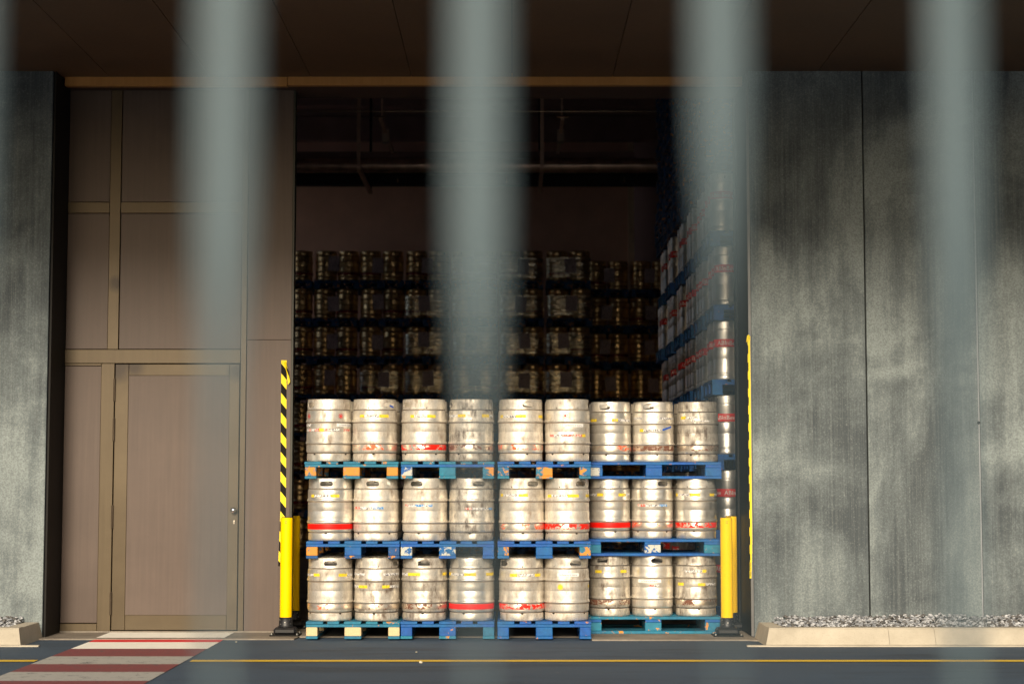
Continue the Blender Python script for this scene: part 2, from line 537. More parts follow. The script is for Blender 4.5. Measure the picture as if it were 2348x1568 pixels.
# ------------------------------------------------------------ kerbs and gravel beds
def kerb(name, xe, sgn, joints, label):
    """raised kerb from its end at xe running away from the opening, with the return towards the wall"""
    root = empty(name, (xe, 14.75, 0)); tag(root, label, "kerb", "kerbs below the concrete walls")
    far = 7.0
    edges = [0.0] + joints + [far]
    for a, b in zip(edges[:-1], edges[1:]):
        m = MB()
        g = 0.0012
        x0, x1 = sgn * (a + g), sgn * (b - g)
        if a == 0: x0 = 0
        prof = [(0, 0), (0.07, 0.130), (0.085, 0.143), (0.20, 0.143), (0.20, 0)]
        vs = []
        for x in (x0, x1):
            for (y, z) in prof:
                xx = x + (sgn * z * 0.28 if (a == 0 and x == x0) else 0)
                vs.append((xx, y, z))
        n = len(prof)
        m.add(vs, [list(range(n)), list(range(2 * n - 1, n - 1, -1))] + [[i, i + n, (i + 1) % n + n, (i + 1) % n] for i in range(n)])
        m.build("kerb_stone", M['kerb'], root)
    m = MB()                                               # the return, running back to the wall
    prof = [(0, 0), (0.14 * 0.28, 0.140), (0.17, 0.140), (0.17, 0)]
    vs = [(sgn * x, y, z) for y in (0.2005, 0.699) for (x, z) in prof]
    m.add(vs, [[0, 1, 2, 3], [7, 6, 5, 4]] + [[i, i + 4, (i + 1) % 4 + 4, (i + 1) % 4] for i in range(4)])
    m.build("kerb_return", M['kerb'], root)
    m = MB(); m.box(sgn * -0.16, sgn * far, -0.055, -0.001, 0.0, 0.012) if sgn > 0 else m.box(-far, 0.16, -0.055, -0.001, 0.0, 0.012)
    m.build("mortar_strip", M['kerb'], root)
    return root


kerb("kerb", 2.085, 1, [1.02, 1.40, 2.45, 3.6], "long beige concrete kerb under the wall with three seams, right of the doorway")
kerb("kerb", -4.035, -1, [1.3, 2.6, 3.9], "short visible end of beige kerb at the foot of the wall, beyond the crossing")

gv = MB()
rnd = random.Random(3)
for (x0, x1) in ((2.24, 6.0), (-6.0, -4.2)):
    gv.add([(x0, 14.95, 0.10), (x1, 14.95, 0.10), (x1, 15.449, 0.155), (x0, 15.449, 0.155)], [(0, 1, 2, 3)])
    for k in range(int((x1 - x0) * (1300 if x0 > 0 else 700))):
        x = rnd.uniform(x0, x1); fy = rnd.random()
        if x0 > 0 and x < 2.55 and rnd.random() > (x - 2.2) * 2.6: continue
        y = 14.965 + fy * 0.46
        z = (0.115 if x0 > 0 else 0.095) + 0.055 * fy + rnd.uniform(0, 0.035) + 0.03 * noise.noise((x * 2.2, y * 3, 0))
        s = rnd.uniform(0.008, 0.024)
        rot = Matrix.Rotation(rnd.uniform(0, 6.28), 3, 'Z') @ Matrix.Rotation(rnd.uniform(-0.7, 0.7), 3, 'X') @ Matrix.Rotation(rnd.uniform(-0.5, 0.5), 3, 'Y')
        pts = []
        for (a, b, c_) in ((-1, -.7, -.4), (1, -.8, -.3), (.8, .8, -.4), (-.9, .7, -.3), (-.5, -.5, .4), (.7, -.3, .5), (.3, .6, .35)):
            p = rot @ Vector((a * s * rnd.uniform(.7, 1.2), b * s * 0.75 * rnd.uniform(.7, 1.2), c_ * s * 0.9))
            pts.append((p.x + x, p.y + y, p.z + z))
        gv.add(pts, [(0, 1, 5, 4), (1, 2, 6, 5), (2, 3, 6), (3, 0, 4), (3, 4, 6), (4, 5, 6), (0, 3, 2, 1)], k % 3)
tag(gv.build("gravel", [simple("pale gravel", (0.42, 0.43, 0.45), 0.8), simple("grey gravel", (0.23, 0.24, 0.26), 0.8), simple("dark gravel", (0.11, 0.105, 0.10), 0.8)]), kind="stuff",
    label="loose pale grey gravel between kerb and wall")

# ------------------------------------------------------------ concrete walls either side
Z_TOP = 4.95


def concrete_wall(x_edges, label, sgn):
    root = empty("concrete_wall", (x_edges[0], Y_CONC, 0)); tag(root, label, "wall", "precast concrete walls")
    for i, (a, b) in enumerate(zip(x_edges[:-1], x_edges[1:])):
        g = 0.006 if i else 0.0
        m = MB(); lo, hi = min(a, b), max(a, b)
        m.cbox(lo + (g if sgn > 0 and i else 0.002), hi - 0.006, Y_CONC, Y_CONC + 0.32, 0, Z_TOP + 0.25, 0.004)
        o = m.build("wall_panel", M['precast'], root); o.location = (-x_edges[0], -Y_CONC, 0)
    m = MB(); lo, hi = min(x_edges), max(x_edges)
    m.box(lo + 0.03, hi - 0.03, Y_CONC + 0.06, Y_CONC + 0.30, 0.02, Z_TOP + 0.2)
    o = m.build("joint_backing", M['gap'], root); o.location = (-x_edges[0], -Y_CONC, 0)
    return root


wr = concrete_wall([2.085, 3.085, 4.06, 6.2, 8.4], "streaked grey precast concrete wall with black vertical seams right of the kegs", 1)
m = MB(); m.box(4.050, 4.060, Y_CONC - 0.006, Y_CONC + 0.004, 0.16, Z_TOP)
o = m.build("joint_seal", simple("pale joint seal", (0.30, 0.31, 0.33), 0.6), wr); o.location = (-2.085, -Y_CONC, 0)
m = MB(); m.tube((4.052, Y_CONC - 0.008, 1.855), (4.052, Y_CONC + 0.02, 1.855), 0.014, 10)
o = m.build("anchor_hole", M['gap'], wr); o.location = (-2.085, -Y_CONC, 0)
concrete_wall([-4.04, -6.0, -8.4], "grey precast concrete wall beyond the metal door, cut by the picture edge", -1)

# dark returns of the recess
jl = empty("door_recess_lining", (-4.04, Y_CONC, 0)); tag(jl, "black sheet lining on the recess side between concrete wall and metal door front", "wall lining")
m = MB(); m.box(-4.036, -4.02, Y_CONC + 0.015, Y_DOOR + 0.15, 0.0, Z_TOP); o = m.build("lining_sheet", M['blackmetal'], jl); o.location = (4.04, -Y_CONC, 0)
jr = empty("opening_jamb", (2.08, Y_CONC, 0)); tag(jr, "black steel jamb plate lining the opening beside the yellow posts", "jamb")
m = MB(); m.box(2.066, 2.081, Y_CONC + 0.005, 16.36, 0.02, Z_TOP); m.box(2.05, 2.0655, 16.2, 16.36, 0.02, Z_TOP)
o = m.build("jamb_plate", M['blackmetal'], jr); o.location = (-2.08, -Y_CONC, 0)
m = MB(); m.box(2.0605, 2.0655, Y_CONC, Y_CONC + 0.012, 0.02, Z_TOP); m.box(2.0605, 2.083, Y_CONC - 0.006, Y_CONC - 0.0005, 0.02, Z_TOP)
o = m.build("edge_strip", simple("zinc edge strip", (0.13, 0.13, 0.13), 0.5, 0.5), jr); o.location = (-2.08, -Y_CONC, 0)

# canopy over the yard
cp = empty("canopy", (0, 12, Z_TOP)); tag(cp, "dark brown canopy overhead with board seams running towards the wall", "canopy")
xs = -9.0
while xs < 9.0:
    m = MB(); m.box(xs + 0.003, xs + 0.897, 10.6, 15.95, Z_TOP, Z_TOP + 0.03)
    o = m.build("soffit_board", M['soffit'], cp); o.location = (0, -12, -Z_TOP)
    xs += 0.9
m = MB(); m.box(-9, 9, 10.6, 16.3, Z_TOP + 0.032, Z_TOP + 0.5); o = m.build("roof_body", M['blackmetal'], cp); o.location = (0, -12, -Z_TOP)
m = MB(); m.box(-9, 9, 10.55, 10.598, Z_TOP - 0.02, Z_TOP + 0.55); o = m.build("fascia", M['copper'], cp); o.location = (0, -12, -Z_TOP)

# ------------------------------------------------------------ metal front with the door
fr = empty("metal_front", (-3.0, Y_DOOR, 0)); tag(fr, "brown metal wall front of framed sheet panels holding the door left of the opening", "wall front")


def FP(xd, yd):      # a point of the metal front
    x, z = PX(xd, yd, Y_DOOR); return x, z


def fpart(mb, name, mat, parent=fr, base=(3.0, -Y_DOOR, 0)):
    o = mb.build(name, mat, parent); o.location = base; return o


XL, XR = -4.018, FP(665, 1100)[0]
ZB = Z_SLAB + 0.012
zt = FP(400, 196)[1]
m = MB(); m.box(XL, XR - 0.02, Y_DOOR + 0.03, Y_DOOR + 0.10, ZB, zt + 0.1); fpart(m, "backing_sheet", M['gap'])
xm0, xm1 = FP(243, 1000)[0], FP(268, 1000)[0]          # long mullion
xr0, xr1 = FP(550, 1000)[0], FP(563, 1000)[0]
za0, za1 = FP(300, 489)[1], FP(300, 464)[1]
zb0, zb1 = FP(300, 833)[1], FP(300, 801)[1]
zd0 = zb0
yf = Y_DOOR
for (x0, x1, z0, z1) in ((XL, xm0 - .003, za1 + .003, zt), (XL, xm0 - .003, zb1 + .003, za0 - .003), (XL, xm0 - 0.052, ZB + .07, zb0 - .024),
                         (xm1 + .003, xr0 - .003, za1 + .003, zt), (xm1 + .003, xr0 - .003, zb1 + .003, za0 - .003)):
    m = MB(); m.cbox(x0, x1, yf + 0.004, yf + 0.029, z0, z1, 0.003); fpart(m, "sheet_panel", M['panel'])
zseam = FP(610, 779)[1]
m = MB(); m.cbox(xr1 + .003, XR, yf - 0.002, yf + 0.029, ZB, zseam - 0.001, 0.002); fpart(m, "sheet_panel", M['panel'])
m = MB(); m.cbox(xr1 + .003, XR, yf - 0.002, yf + 0.029, zseam + 0.001, zt, 0.002); fpart(m, "sheet_panel", M['panel'])
m = MB(); m.cbox(xm0, xm1, yf - 0.012, yf + 0.028, zb1, zt, 0.003); fpart(m, "mullion", M['bronzeworn'])
m = MB(); m.cbox(xr0, xr1, yf - 0.012, yf + 0.028, ZB, zt, 0.003); fpart(m, "mullion", M['bronze'])
m = MB(); m.cbox(XL, xm0 - .002, yf - 0.008, yf + 0.028, za0, za1, 0.003); m.cbox(xm1 + .002, xr0 - .002, yf - 0.008, yf + 0.028, za0, za1, 0.003); fpart(m, "transom", M['bronze'])
m = MB(); m.cbox(XL, xr0 - .002, yf - 0.014, yf + 0.028, zb0, zb1 - .002, 0.003); fpart(m, "transom", M['bronze'])
m = MB(); m.cbox(XL, xm0 - .052, yf - 0.008, yf + 0.028, ZB, ZB + .065, 0.003); m.cbox(XL, xm0 - .052, yf - 0.008, yf + 0.028, zb0 - .022, zb0 - .002, 0.003)
fpart(m, "transom", M['bronze'])
xd0 = FP(261, 1100)[0]
m = MB(); m.cbox(xm0 - .05, xd0 - 0.008, yf - 0.012, yf + 0.028, ZB, zb0 - .002, 0.003); fpart(m, "mullion", M['bronze'])
# the sliding panel edge beside the opening
m = MB(); m.box(XR + 0.001, XR + 0.018, yf - 0.006, yf + 0.12, ZB, zt); fpart(m, "edge_profile", simple("dark olive edge profile", (0.02, 0.02, 0.01), 0.5))
m = MB(); m.box(XL, XR + 0.018, yf - 0.01, yf + 0.12, Z_SLAB + .0005, ZB - .0005); fpart(m, "threshold", M['slab'])
# door leaf
dr = empty("door"); dr.parent = fr; dr.location = (3.0, -Y_DOOR, 0)
x0, x1 = xd0, xr0 - 0.007
z0, z1 = ZB + 0.008, zb0 - 0.008
px0, px1 = FP(290, 1200)[0], FP(522, 1200)[0]
pz0, pz1 = FP(400, 1409)[1], FP(400, 861)[1]
yd_ = yf - 0.010
m = MB()
m.cbox(x0, px0, yd_, yf + 0.028, z0, z1, 0.003); m.cbox(px1, x1, yd_, yf + 0.028, z0, z1, 0.003)
m.cbox(px0 + .0005, px1 - .0005, yd_ + .0015, yf + 0.028, z0, pz0, 0.003); m.cbox(px0 + .0005, px1 - .0005, yd_ + .0015, yf + 0.028, pz1, z1, 0.003)
m.build("door_frame", M['bronzeworn'], dr)
m = MB(); m.box(px0 - .0, px1 + .0, yf - 0.002, yf + 0.020, pz0, pz1); m.build("door_panel", M['panel'], dr)
kx, kz = FP(537, 1169)
m = MB(); m.lathe([(0.0, 0.062), (0.018, 0.060), (0.027, 0.048), (0.028, 0.038), (0.020, 0.026), (0.010, 0.020), (0.010, 0.008), (0.024, 0.006), (0.025, 0.0)], 24)
o = m.build("door_knob", M['knob'], dr); o.location = (kx, yd_, kz); o.rotation_euler = (R(90), 0, 0)
kx2, kz2 = FP(537, 1197)
m = MB(); m.tube((0, 0.001, 0.010), (0, -0.004, 0.010), 0.009, 14); m.box(-0.0045, 0.0045, -0.0038, 0.001, -0.016, 0.006)
o = m.build("keyhole", M['knob'], dr); o.location = (kx2, yd_, kz2)
for (ya, yb) in ((868, 920), (959, 1011), (1158, 1211), (1357, 1409)):
    hz0, hz1 = FP(262, yb)[1], FP(262, ya)[1]
    m = MB(); h = (hz1 - hz0)
    for k in range(3):
        m.tube((0, 0, hz0 + h * k / 3 + .002), (0, 0, hz0 + h * (k + 1) / 3 - .002), 0.0095, 10)
    m.box(-0.012, 0.012, 0.004, 0.008, hz0, hz1)
    o = m.build("hinge", simple("dark hinge steel", (0.07, 0.052, 0.035), 0.4, 0.7), dr); o.location = (xd0 - 0.004, yd_ - 0.010, 0)

# lintel track cover over the front and the opening
lt = empty("lintel_flashing", (0, 15.67, 4.84)); tag(lt, "copper brown flashing strip above the metal front and the wide opening", "lintel")
lz0, lz1 = PX(400, 195, 15.67)[1], PX(400, 168, 15.67)[1]
XJ = PX(659, 180, 15.67)[0]
m = MB(); m.cbox(-4.0, XJ - .002, 15.674, 15.75, lz0 - .008, lz1 - .01, 0.003); o = m.build("flashing", M['copper'], lt); o.location = (0, -15.67, -4.84)
m = MB(); m.cbox(XJ + .002, 2.06, 15.67, 15.75, lz0, lz1, 0.003); o = m.build("flashing", M['copper'], lt); o.location = (0, -15.67, -4.84)
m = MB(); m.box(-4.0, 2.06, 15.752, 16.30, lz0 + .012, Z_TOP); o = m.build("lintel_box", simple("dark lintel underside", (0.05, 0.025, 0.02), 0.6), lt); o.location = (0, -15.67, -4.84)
zz = PX(1000, 212, 16.28)[1]
m = MB(); m.box(XR + .03, 2.05, 16.27, 16.30, zz - .008, zz + .006); o = m.build("drip_strip", simple("brass drip strip", (0.7, 0.5, 0.15), 0.35, 0.8), lt); o.location = (0, -15.67, -4.84)
m = MB(); m.box(XR + .02, 2.05, 16.302, 16.34, zz + .0, Z_TOP + .2); o = m.build("lintel_beam", M['beam'], lt); o.location = (0, -15.67, -4.84)


# ------------------------------------------------------------ hazard tapes
def hazard_tape(label, path, width, y, pitch, slope, thick=0.002):
    """path: list of (x, z) of the left edge, going down; yellow and black slanted fields cut out of the strip"""
    m = MB()
    L = path[0][1] - path[-1][1]
    def left(z):
        for (xa, za), (xb, zb) in zip(path[:-1], path[1:]):
            if zb - 1e-9 <= z <= za + 1e-9:
                return xa + (xb - xa) * (za - z) / max(1e-6, za - zb)
        return path[-1][0] if z < path[-1][1] else path[0][0]
    ztop, zbot = path[0][1], path[-1][1]
    k = 0
    z = ztop + slope
    while z > zbot:
        za, zb = z, z - pitch
        q = []
        for (s, zz_) in ((0, za), (1, za - slope), (1, zb - slope), (0, zb)):
            zc = min(max(zz_, zbot), ztop)
            q.append((left(zc) + s * width, zc))
        if max(p[1] for p in q) - min(p[1] for p in q) > 1e-4:
            m.prism([(p[0], p[1]) for p in q], 'y', y - thick, y, k % 2)
        k += 1; z -= pitch
    o = m.build("hazard_tape", [M['tapey'], M['tapek']])
    tag(o, label, "tape", "hazard tapes beside the opening")
    return o


tp = [FP(645, 826), FP(644, 1000), FP(643, 1180), FP(638, 1297)]
yy = Y_DOOR - 0.003
o = hazard_tape("yellow and black striped tape on the metal front, running down behind the yellow bollard", tp, 0.049, yy, 0.088, 0.060)
m = MB()
xa, za = FP(651, 832)
m.add([(xa, yy - .003, za), (xa + .02, yy - .02, za + .012), (xa + .062, yy - .03, za - .17), (xa + .040, yy - .03, za - .20), (xa + .03, yy - .02, za - .09)], [(0, 1, 2, 4), (4, 2, 3)])
m.add([(xa + .02, yy - .022, za - .03), (xa + .045, yy - .032, za - .07), (xa + .05, yy - .034, za - .12), (xa + .03, yy - .024, za - .07)], [(0, 1, 2, 3)], 1)
e = m.build("loose_tape_end", [M['tapey'], M['tapek']], o)
# tape on the right jamb corner: wraps the corner, so mostly its yellow front shows
m = MB()
zA, zB = PX(1719, 772, Y_CONC)[1], PX(1722, 1325, Y_CONC)[1]
z = zA; k = 0
while z > zB:
    z2 = max(z - 0.075, zB)
    xo = 0.010 * (1 if z2 < zB + 0.25 else 0) * (zB + 0.25 - z2) * 4
    m.box(2.058 - xo, 2.074 - xo, Y_CONC - 0.010, Y_CONC - 0.007, z2, z, 0)
    if k % 2: m.prism([(2.050, z2), (2.0575, z2 + 0.02), (2.0575, z), (2.050, z - 0.01)], 'y', Y_CONC - 0.010, Y_CONC - 0.006, 1)
    else: m.prism([(2.052, z2), (2.0575, z2), (2.0575, z), (2.052, z)], 'y', Y_CONC - 0.010, Y_CONC - 0.006, 0)
    z = z2; k += 1
o = m.build("hazard_tape", [M['tapey'], M['tapek']])
tag(o, "narrow yellow tape with black notches on the corner of the right concrete wall", "tape", "hazard tapes beside the opening")
m = MB()
m.add([(2.040, Y_CONC - .02, zA - .05), (2.046, Y_CONC - .022, zA + .005), (2.060, Y_CONC - .016, zA + .02), (2.076, Y_CONC - .010, zA), (2.074, Y_CONC - .012, zA - .03), (2.060, Y_CONC - .02, zA - .01), (2.050, Y_CONC - .03, zA - .045)],
      [(0, 1, 5, 6), (1, 2, 3, 4, 5)])
m.build("loose_tape_end", [M['tapey']], o)


# ------------------------------------------------------------ bollards
def bollard(x, y, label, proto=[]):
    if not proto:
        root = empty("bollard"); proto.append(root)
        m = MB(); m.lathe([(0.0525, 0.155), (0.0525, 1.010), (0.050, 1.018), (0.044, 1.020), (0.0, 1.020)], 32); m.build("post", M['yellow'], root)
        m = MB(); m.lathe([(0.046, 1.0205), (0.046, 1.024), (0.0, 1.026)], 24); m.build("end_cap", M['black'], root)
        m = MB(); m.lathe([(0.068, 0.075), (0.062, 0.085), (0.060, 0.09), (0.058, 0.155), (0.052, 0.158)], 28); m.build("sleeve", M['black'], root)
        m = MB(); m.cbox(-0.098, 0.098, -0.085, 0.085, 0.012, 0.072, 0.018); m.build("foot_block", M['black'], root)
        m = MB(); m.cbox(-0.128, 0.128, -0.115, 0.115, 0.0, 0.0115, 0.003); m.build("base_plate", M['blackmetal'], root)
        for (bx, by) in ((-0.11, -0.095), (0.11, -0.095), (-0.11, 0.095), (0.11, 0.095)):
            m = MB(); m.tube((bx, by, 0.0118), (bx, by, 0.024), 0.011, 6); m.build("bolt", M['bolt'], root)
        for (a, z) in ((-50, .137), (40, .137), (0, .116), (-40, .100), (52, .102)):
            t_ = R(a); p = Vector((math.sin(t_) * 0.0585, -math.cos(t_) * 0.0585, z)); d = Vector((math.sin(t_), -math.cos(t_), 0))
            m = MB(); m.tube(p, p + d * 0.005, 0.0055, 8); m.build("screw", M['bolt'], root)
        for k in range(2):      # small moulded print near the top
            m = MB(); 
            for j in range(3):
                a = R(-8 + j * 7)
                m.box(-0.003, 0.003, 0, 0.0006, 0, 0.006)
                for v_ in range(len(m.v) - 8, len(m.v)):
                    X_, Y_, Z_ = m.v[v_]; m.v[v_] = (math.sin(a) * 0.053 + X_, -math.cos(a) * 0.053 + Y_ - 0.0003, 0.985 - k * 0.014 + Z_)
            m.build("moulded_print", simple("ochre print", (0.5, 0.28, 0.0), 0.5), root)
        r = root
    else:
        r = proto[0].copy(); col.objects.link(r)
        for ch in proto[0].children:
            c_ = ch.copy(); col.objects.link(c_); c_.parent = r
    r.location = (x, y, Z_SLAB)
    tag(r, label, "bollard", "yellow bollards at the opening")


bollard(PX(656.5, 1300, 15.65)[0], 15.65, "bright yellow bollard nearest the metal front, in front of its twin")
bollard(PX(674, 1300, 16.45)[0], 16.45, "shaded yellow bollard just behind the one beside the metal front")
bollard(PX(1664.5, 1300, 15.65)[0], 15.60, "yellow bollard standing in front of its twin, right of the keg stacks")
bollard(1.985, 16.45 - .25, "yellow bollard half hidden behind another, against the black jamb")

# ------------------------------------------------------------ the hall inside
hall = empty("warehouse_hall", (0, 26, 0)); tag(hall, "dark brown storage hall interior with back wall and ribbed ceiling seen through the opening", "hall")


def hpart(mb, name, mat, parent=hall):
    o = mb.build(name, mat, parent); o.location = (0, -26, 0); return o


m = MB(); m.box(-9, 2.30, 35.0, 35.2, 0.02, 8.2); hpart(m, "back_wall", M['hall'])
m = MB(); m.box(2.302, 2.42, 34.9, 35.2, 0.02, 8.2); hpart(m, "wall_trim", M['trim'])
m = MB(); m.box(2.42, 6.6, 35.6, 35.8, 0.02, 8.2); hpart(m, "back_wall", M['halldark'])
# left side wall; its unseen high window openings are added to brighten the hall
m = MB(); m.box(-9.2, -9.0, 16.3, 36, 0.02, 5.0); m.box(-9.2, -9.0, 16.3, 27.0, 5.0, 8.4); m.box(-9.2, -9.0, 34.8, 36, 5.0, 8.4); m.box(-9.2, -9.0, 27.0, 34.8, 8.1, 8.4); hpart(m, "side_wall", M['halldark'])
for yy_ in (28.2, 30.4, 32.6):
    m = MB(); m.box(-9.15, -9.05, yy_ - .04, yy_ + .04, 5.0, 8.1); hpart(m, "added_window_mullion", M['halldark'])
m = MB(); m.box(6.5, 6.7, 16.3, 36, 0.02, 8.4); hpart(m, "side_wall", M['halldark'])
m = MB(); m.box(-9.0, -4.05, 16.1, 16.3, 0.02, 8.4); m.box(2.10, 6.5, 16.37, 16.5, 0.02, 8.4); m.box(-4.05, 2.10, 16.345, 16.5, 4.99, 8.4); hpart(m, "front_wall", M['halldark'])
m = MB(); m.box(-9.2, 6.7, 16.1, 36, 8.4, 8.6)
y = 17.0
while y < 35:
    m.prism([(y, 8.4), (y + 0.10, 8.22), (y + 0.40, 8.22), (y + 0.50, 8.4)], 'x', -9, 6.5); y += 0.95
hpart(m, "ceiling_deck", M['deck'])
for (yb, z0, z1) in ((33.2, 7.75, 8.2), (27.2, 7.8, 8.2)):
    m = MB(); m.box(-9, 6.5, yb, yb + 0.18, z0, z1); hpart(m, "roof_beam", M['deck'])
za, zb = PX(1000, 424, 30)[1], PX(1000, 398, 30)[1]
m = MB(); m.box(-9, 2.9, 30, 30.2, za, zb); m.box(-9, 2.9, 29.9, 30.3, zb - 0.02, zb + .02)
b = m.build("steel_beam", M['beam']); tag(b, "black horizontal steel beam under the duct in the dark hall", "beam")

zc = PX(1000, 380, 28)[1]
m = MB(); m.tube((-9, 28, zc), (2.75, 28, zc), 0.115, 28)
for k in range(36):
    xx = -8.9 + k * 0.33
    m.tube((xx, 28, zc), (xx + 0.02, 28, zc), 0.121, 28)
tag(m.build("air_duct", M['duct']), "round metal duct running across the dark hall on two brackets", "duct")
z1 = PX(1000, 348, 29)[1]; z0 = PX(1000, 364, 29)[1]
m = MB(); m.box(-9, PX(1457, 355, 29)[0], 29, 29.25, z0, z1)
tag(m.build("cable_tray", M['deck']), "flat brown cable tray above the round duct in the hall", "cable tray")
zr = PX(1000, 256, 24)[1]
m = MB(); m.tube((-8, 24, zr), (PX(1505, 256, 24)[0], 24, zr), 0.007, 8)
tag(m.build("conduit", M['steelbright']), "thin shining pipe line across the top of the opening inside the hall", "pipe")


def hanger(xd, label):
    root = empty("duct_hanger", (PX(xd, 385, 27)[0], 27, 0)); tag(root, label, "hanger", "duct hangers in the hall")
    zt_ = PX(xd, 385, 27)[1]; ztop = PX(xd, 250, 27)[1]
    m = MB(); m.box(-0.028, 0.028, -0.02, 0.02, zt_ - 0.02, 8.22); m.build("hanger_rod", M['bracket'], root)
    m = MB(); m.box(-0.03, 0.03, 0.021, 2.35, zt_ - 0.03, zt_ + 0.03); m.build("support_arm", M['bracket'], root)
    m = MB(); m.box(-0.02, 0.02, 2.30, 2.345, zt_ + 0.031, 8.22); m.build("hanger_rod", M['beam'], root)


hanger(822, "duct hanger on the left side, with its arm running back under the duct")
hanger(1243, "duct hanger near the middle of the opening, partly veiled by the blurred bar")


def lamp_arm(xd, label):
    x_, z_ = PX(xd, 268, 25)
    root = empty("ceiling_bracket", (x_, 25, z_)); tag(root, label, "bracket", "ceiling brackets in the hall")
    m = MB(); m.box(-0.022, 0.022, 0, 2.6, -0.05, 0); m.build("channel", M['bracket'], root)
    m = MB(); m.box(-0.05, 0.05, 1.0, 1.2, -0.16, 0.02); m.build("joint_box", simple("pale joint box", (0.5, 0.4, 0.35), 0.5), root)
    m = MB(); m.box(-0.08, 0.08, -0.06, 0.0, -0.02, 0.0); m.build("cross_plate", M['steelbright'], root)
    m = MB(); m.box(-0.012, 0.012, 0.3, 0.33, 0.001, 8.22 - z_); m.build("drop_rod", M['bracket'], root)


lamp_arm(872, "slanting ceiling bracket with a pale joint box, right of the first duct hanger")
lamp_arm(1290, "ceiling bracket with bright top plate, right of the middle duct hanger")
for (xd, lab) in ((912, "tiny shining sprinkler head under the beam, right of the first hanger"),
                  (1161, "tiny shining sprinkler head under the beam behind the broad middle bar"),
                  (1432, "tiny shining sprinkler head under the beam over the wall's right end")):
    x_, z_ = PX(xd, 414, 29.8)
    m = MB(); m.lathe([(0.0, -0.03), (0.022, -0.028), (0.022, -0.022), (0.008, -0.018), (0.008, 0.0), (0.014, 0.004), (0.014, 0.02), (0.006, 0.022), (0.006, 0.06)], 14)
    o = m.build("sprinkler_head", M['steelbright']); o.location = (x_, 29.8, z_)
    tag(o, lab, "sprinkler", "sprinkler heads under the beam")


# ------------------------------------------------------------ kegs
KH, PH = 0.532, 0.147
BODY_R = 0.194


def dent(seed, amp, z0=None, z1=None, freq=9.0):
    off = Vector((seed * 13.7, seed * 5.1, seed * 3.3))

    def f(p):
        r = math.hypot(p.x, p.y)
        if r < 1e-6: return p
        d = noise.noise(p * freq + off)
        d2 = noise.noise(p * freq * 2.6 + off * 2)
        k = -amp * max(0.0, d - 0.12) * 3.0 - amp * 0.35 * abs(d2)
        return Vector((p.x * (1 + k / r), p.y * (1 + k / r), p.z))
    return f


def body_profile():
    b = BODY_R
    pr = [(0.172, 0.060), (0.179, 0.0715), (0.1885, 0.0775), (0.1925, 0.084), (b, 0.095), (b, 0.140)]
    for zc in (0.161, 0.347):
        for (dr_, dz) in ((0.0, -0.014), (0.0012, -0.0085), (0.0062, -0.0070), (0.0078, -0.002), (0.0074, 0.003), (0.0035, 0.010), (0.001, 0.014), (0.0, 0.018)):
            pr.append((b + dr_, zc + dz))
        if zc < 0.2: pr += [(b, 0.20), (b, 0.250), (b - 0.0018, 0.254), (b - 0.0018, 0.257), (b, 0.261), (b, 0.30)]
    pr += [(b, 0.40), (b, 0.430), (0.1915, 0.4395), (0.181, 0.4455), (0.170, 0.4545), (0.12, 0.474), (0.05, 0.486), (0.032, 0.487), (0.032, 0.498), (0.0, 0.499)]
    return pr


def body_mesh(seed, mats, amp=0.0035, n=64):
    m = MB(); m.lathe(body_profile(), n, 0, fn=dent(seed, amp))
    return m.mesh("keg_body", mats)


def base_mesh(seed, mats):
    """bottom chime with rolled foot and half-round drain notches"""
    m = MB()
    m.lathe([(0.168, 0.012), (0.170, 0.002), (0.178, 0.0), (0.186, 0.004), (0.1895, 0.012), (0.1895, 0.030), (0.1885, 0.060), (0.187, 0.070), (0.181, 0.0705), (0.181, 0.014), (0.168, 0.012)], 64, 0, fn=dent(seed + 50, 0.0075, freq=11))
    for a in (20, 110, 200, 290):
        t_ = R(a); p = Vector((math.cos(t_), math.sin(t_), 0)); q = Vector((-math.sin(t_), math.cos(t_), 0))
        vs = []
        for k in range(9):
            th = math.pi * k / 8
            vs.append(p * 0.1897 + q * (0.0115 * math.cos(th)) + Vector((0, 0, 0.0695 - 0.0115 * math.sin(th))))
        m.add(vs, [list(range(9))], 1)
    return m.mesh("keg_base", mats)


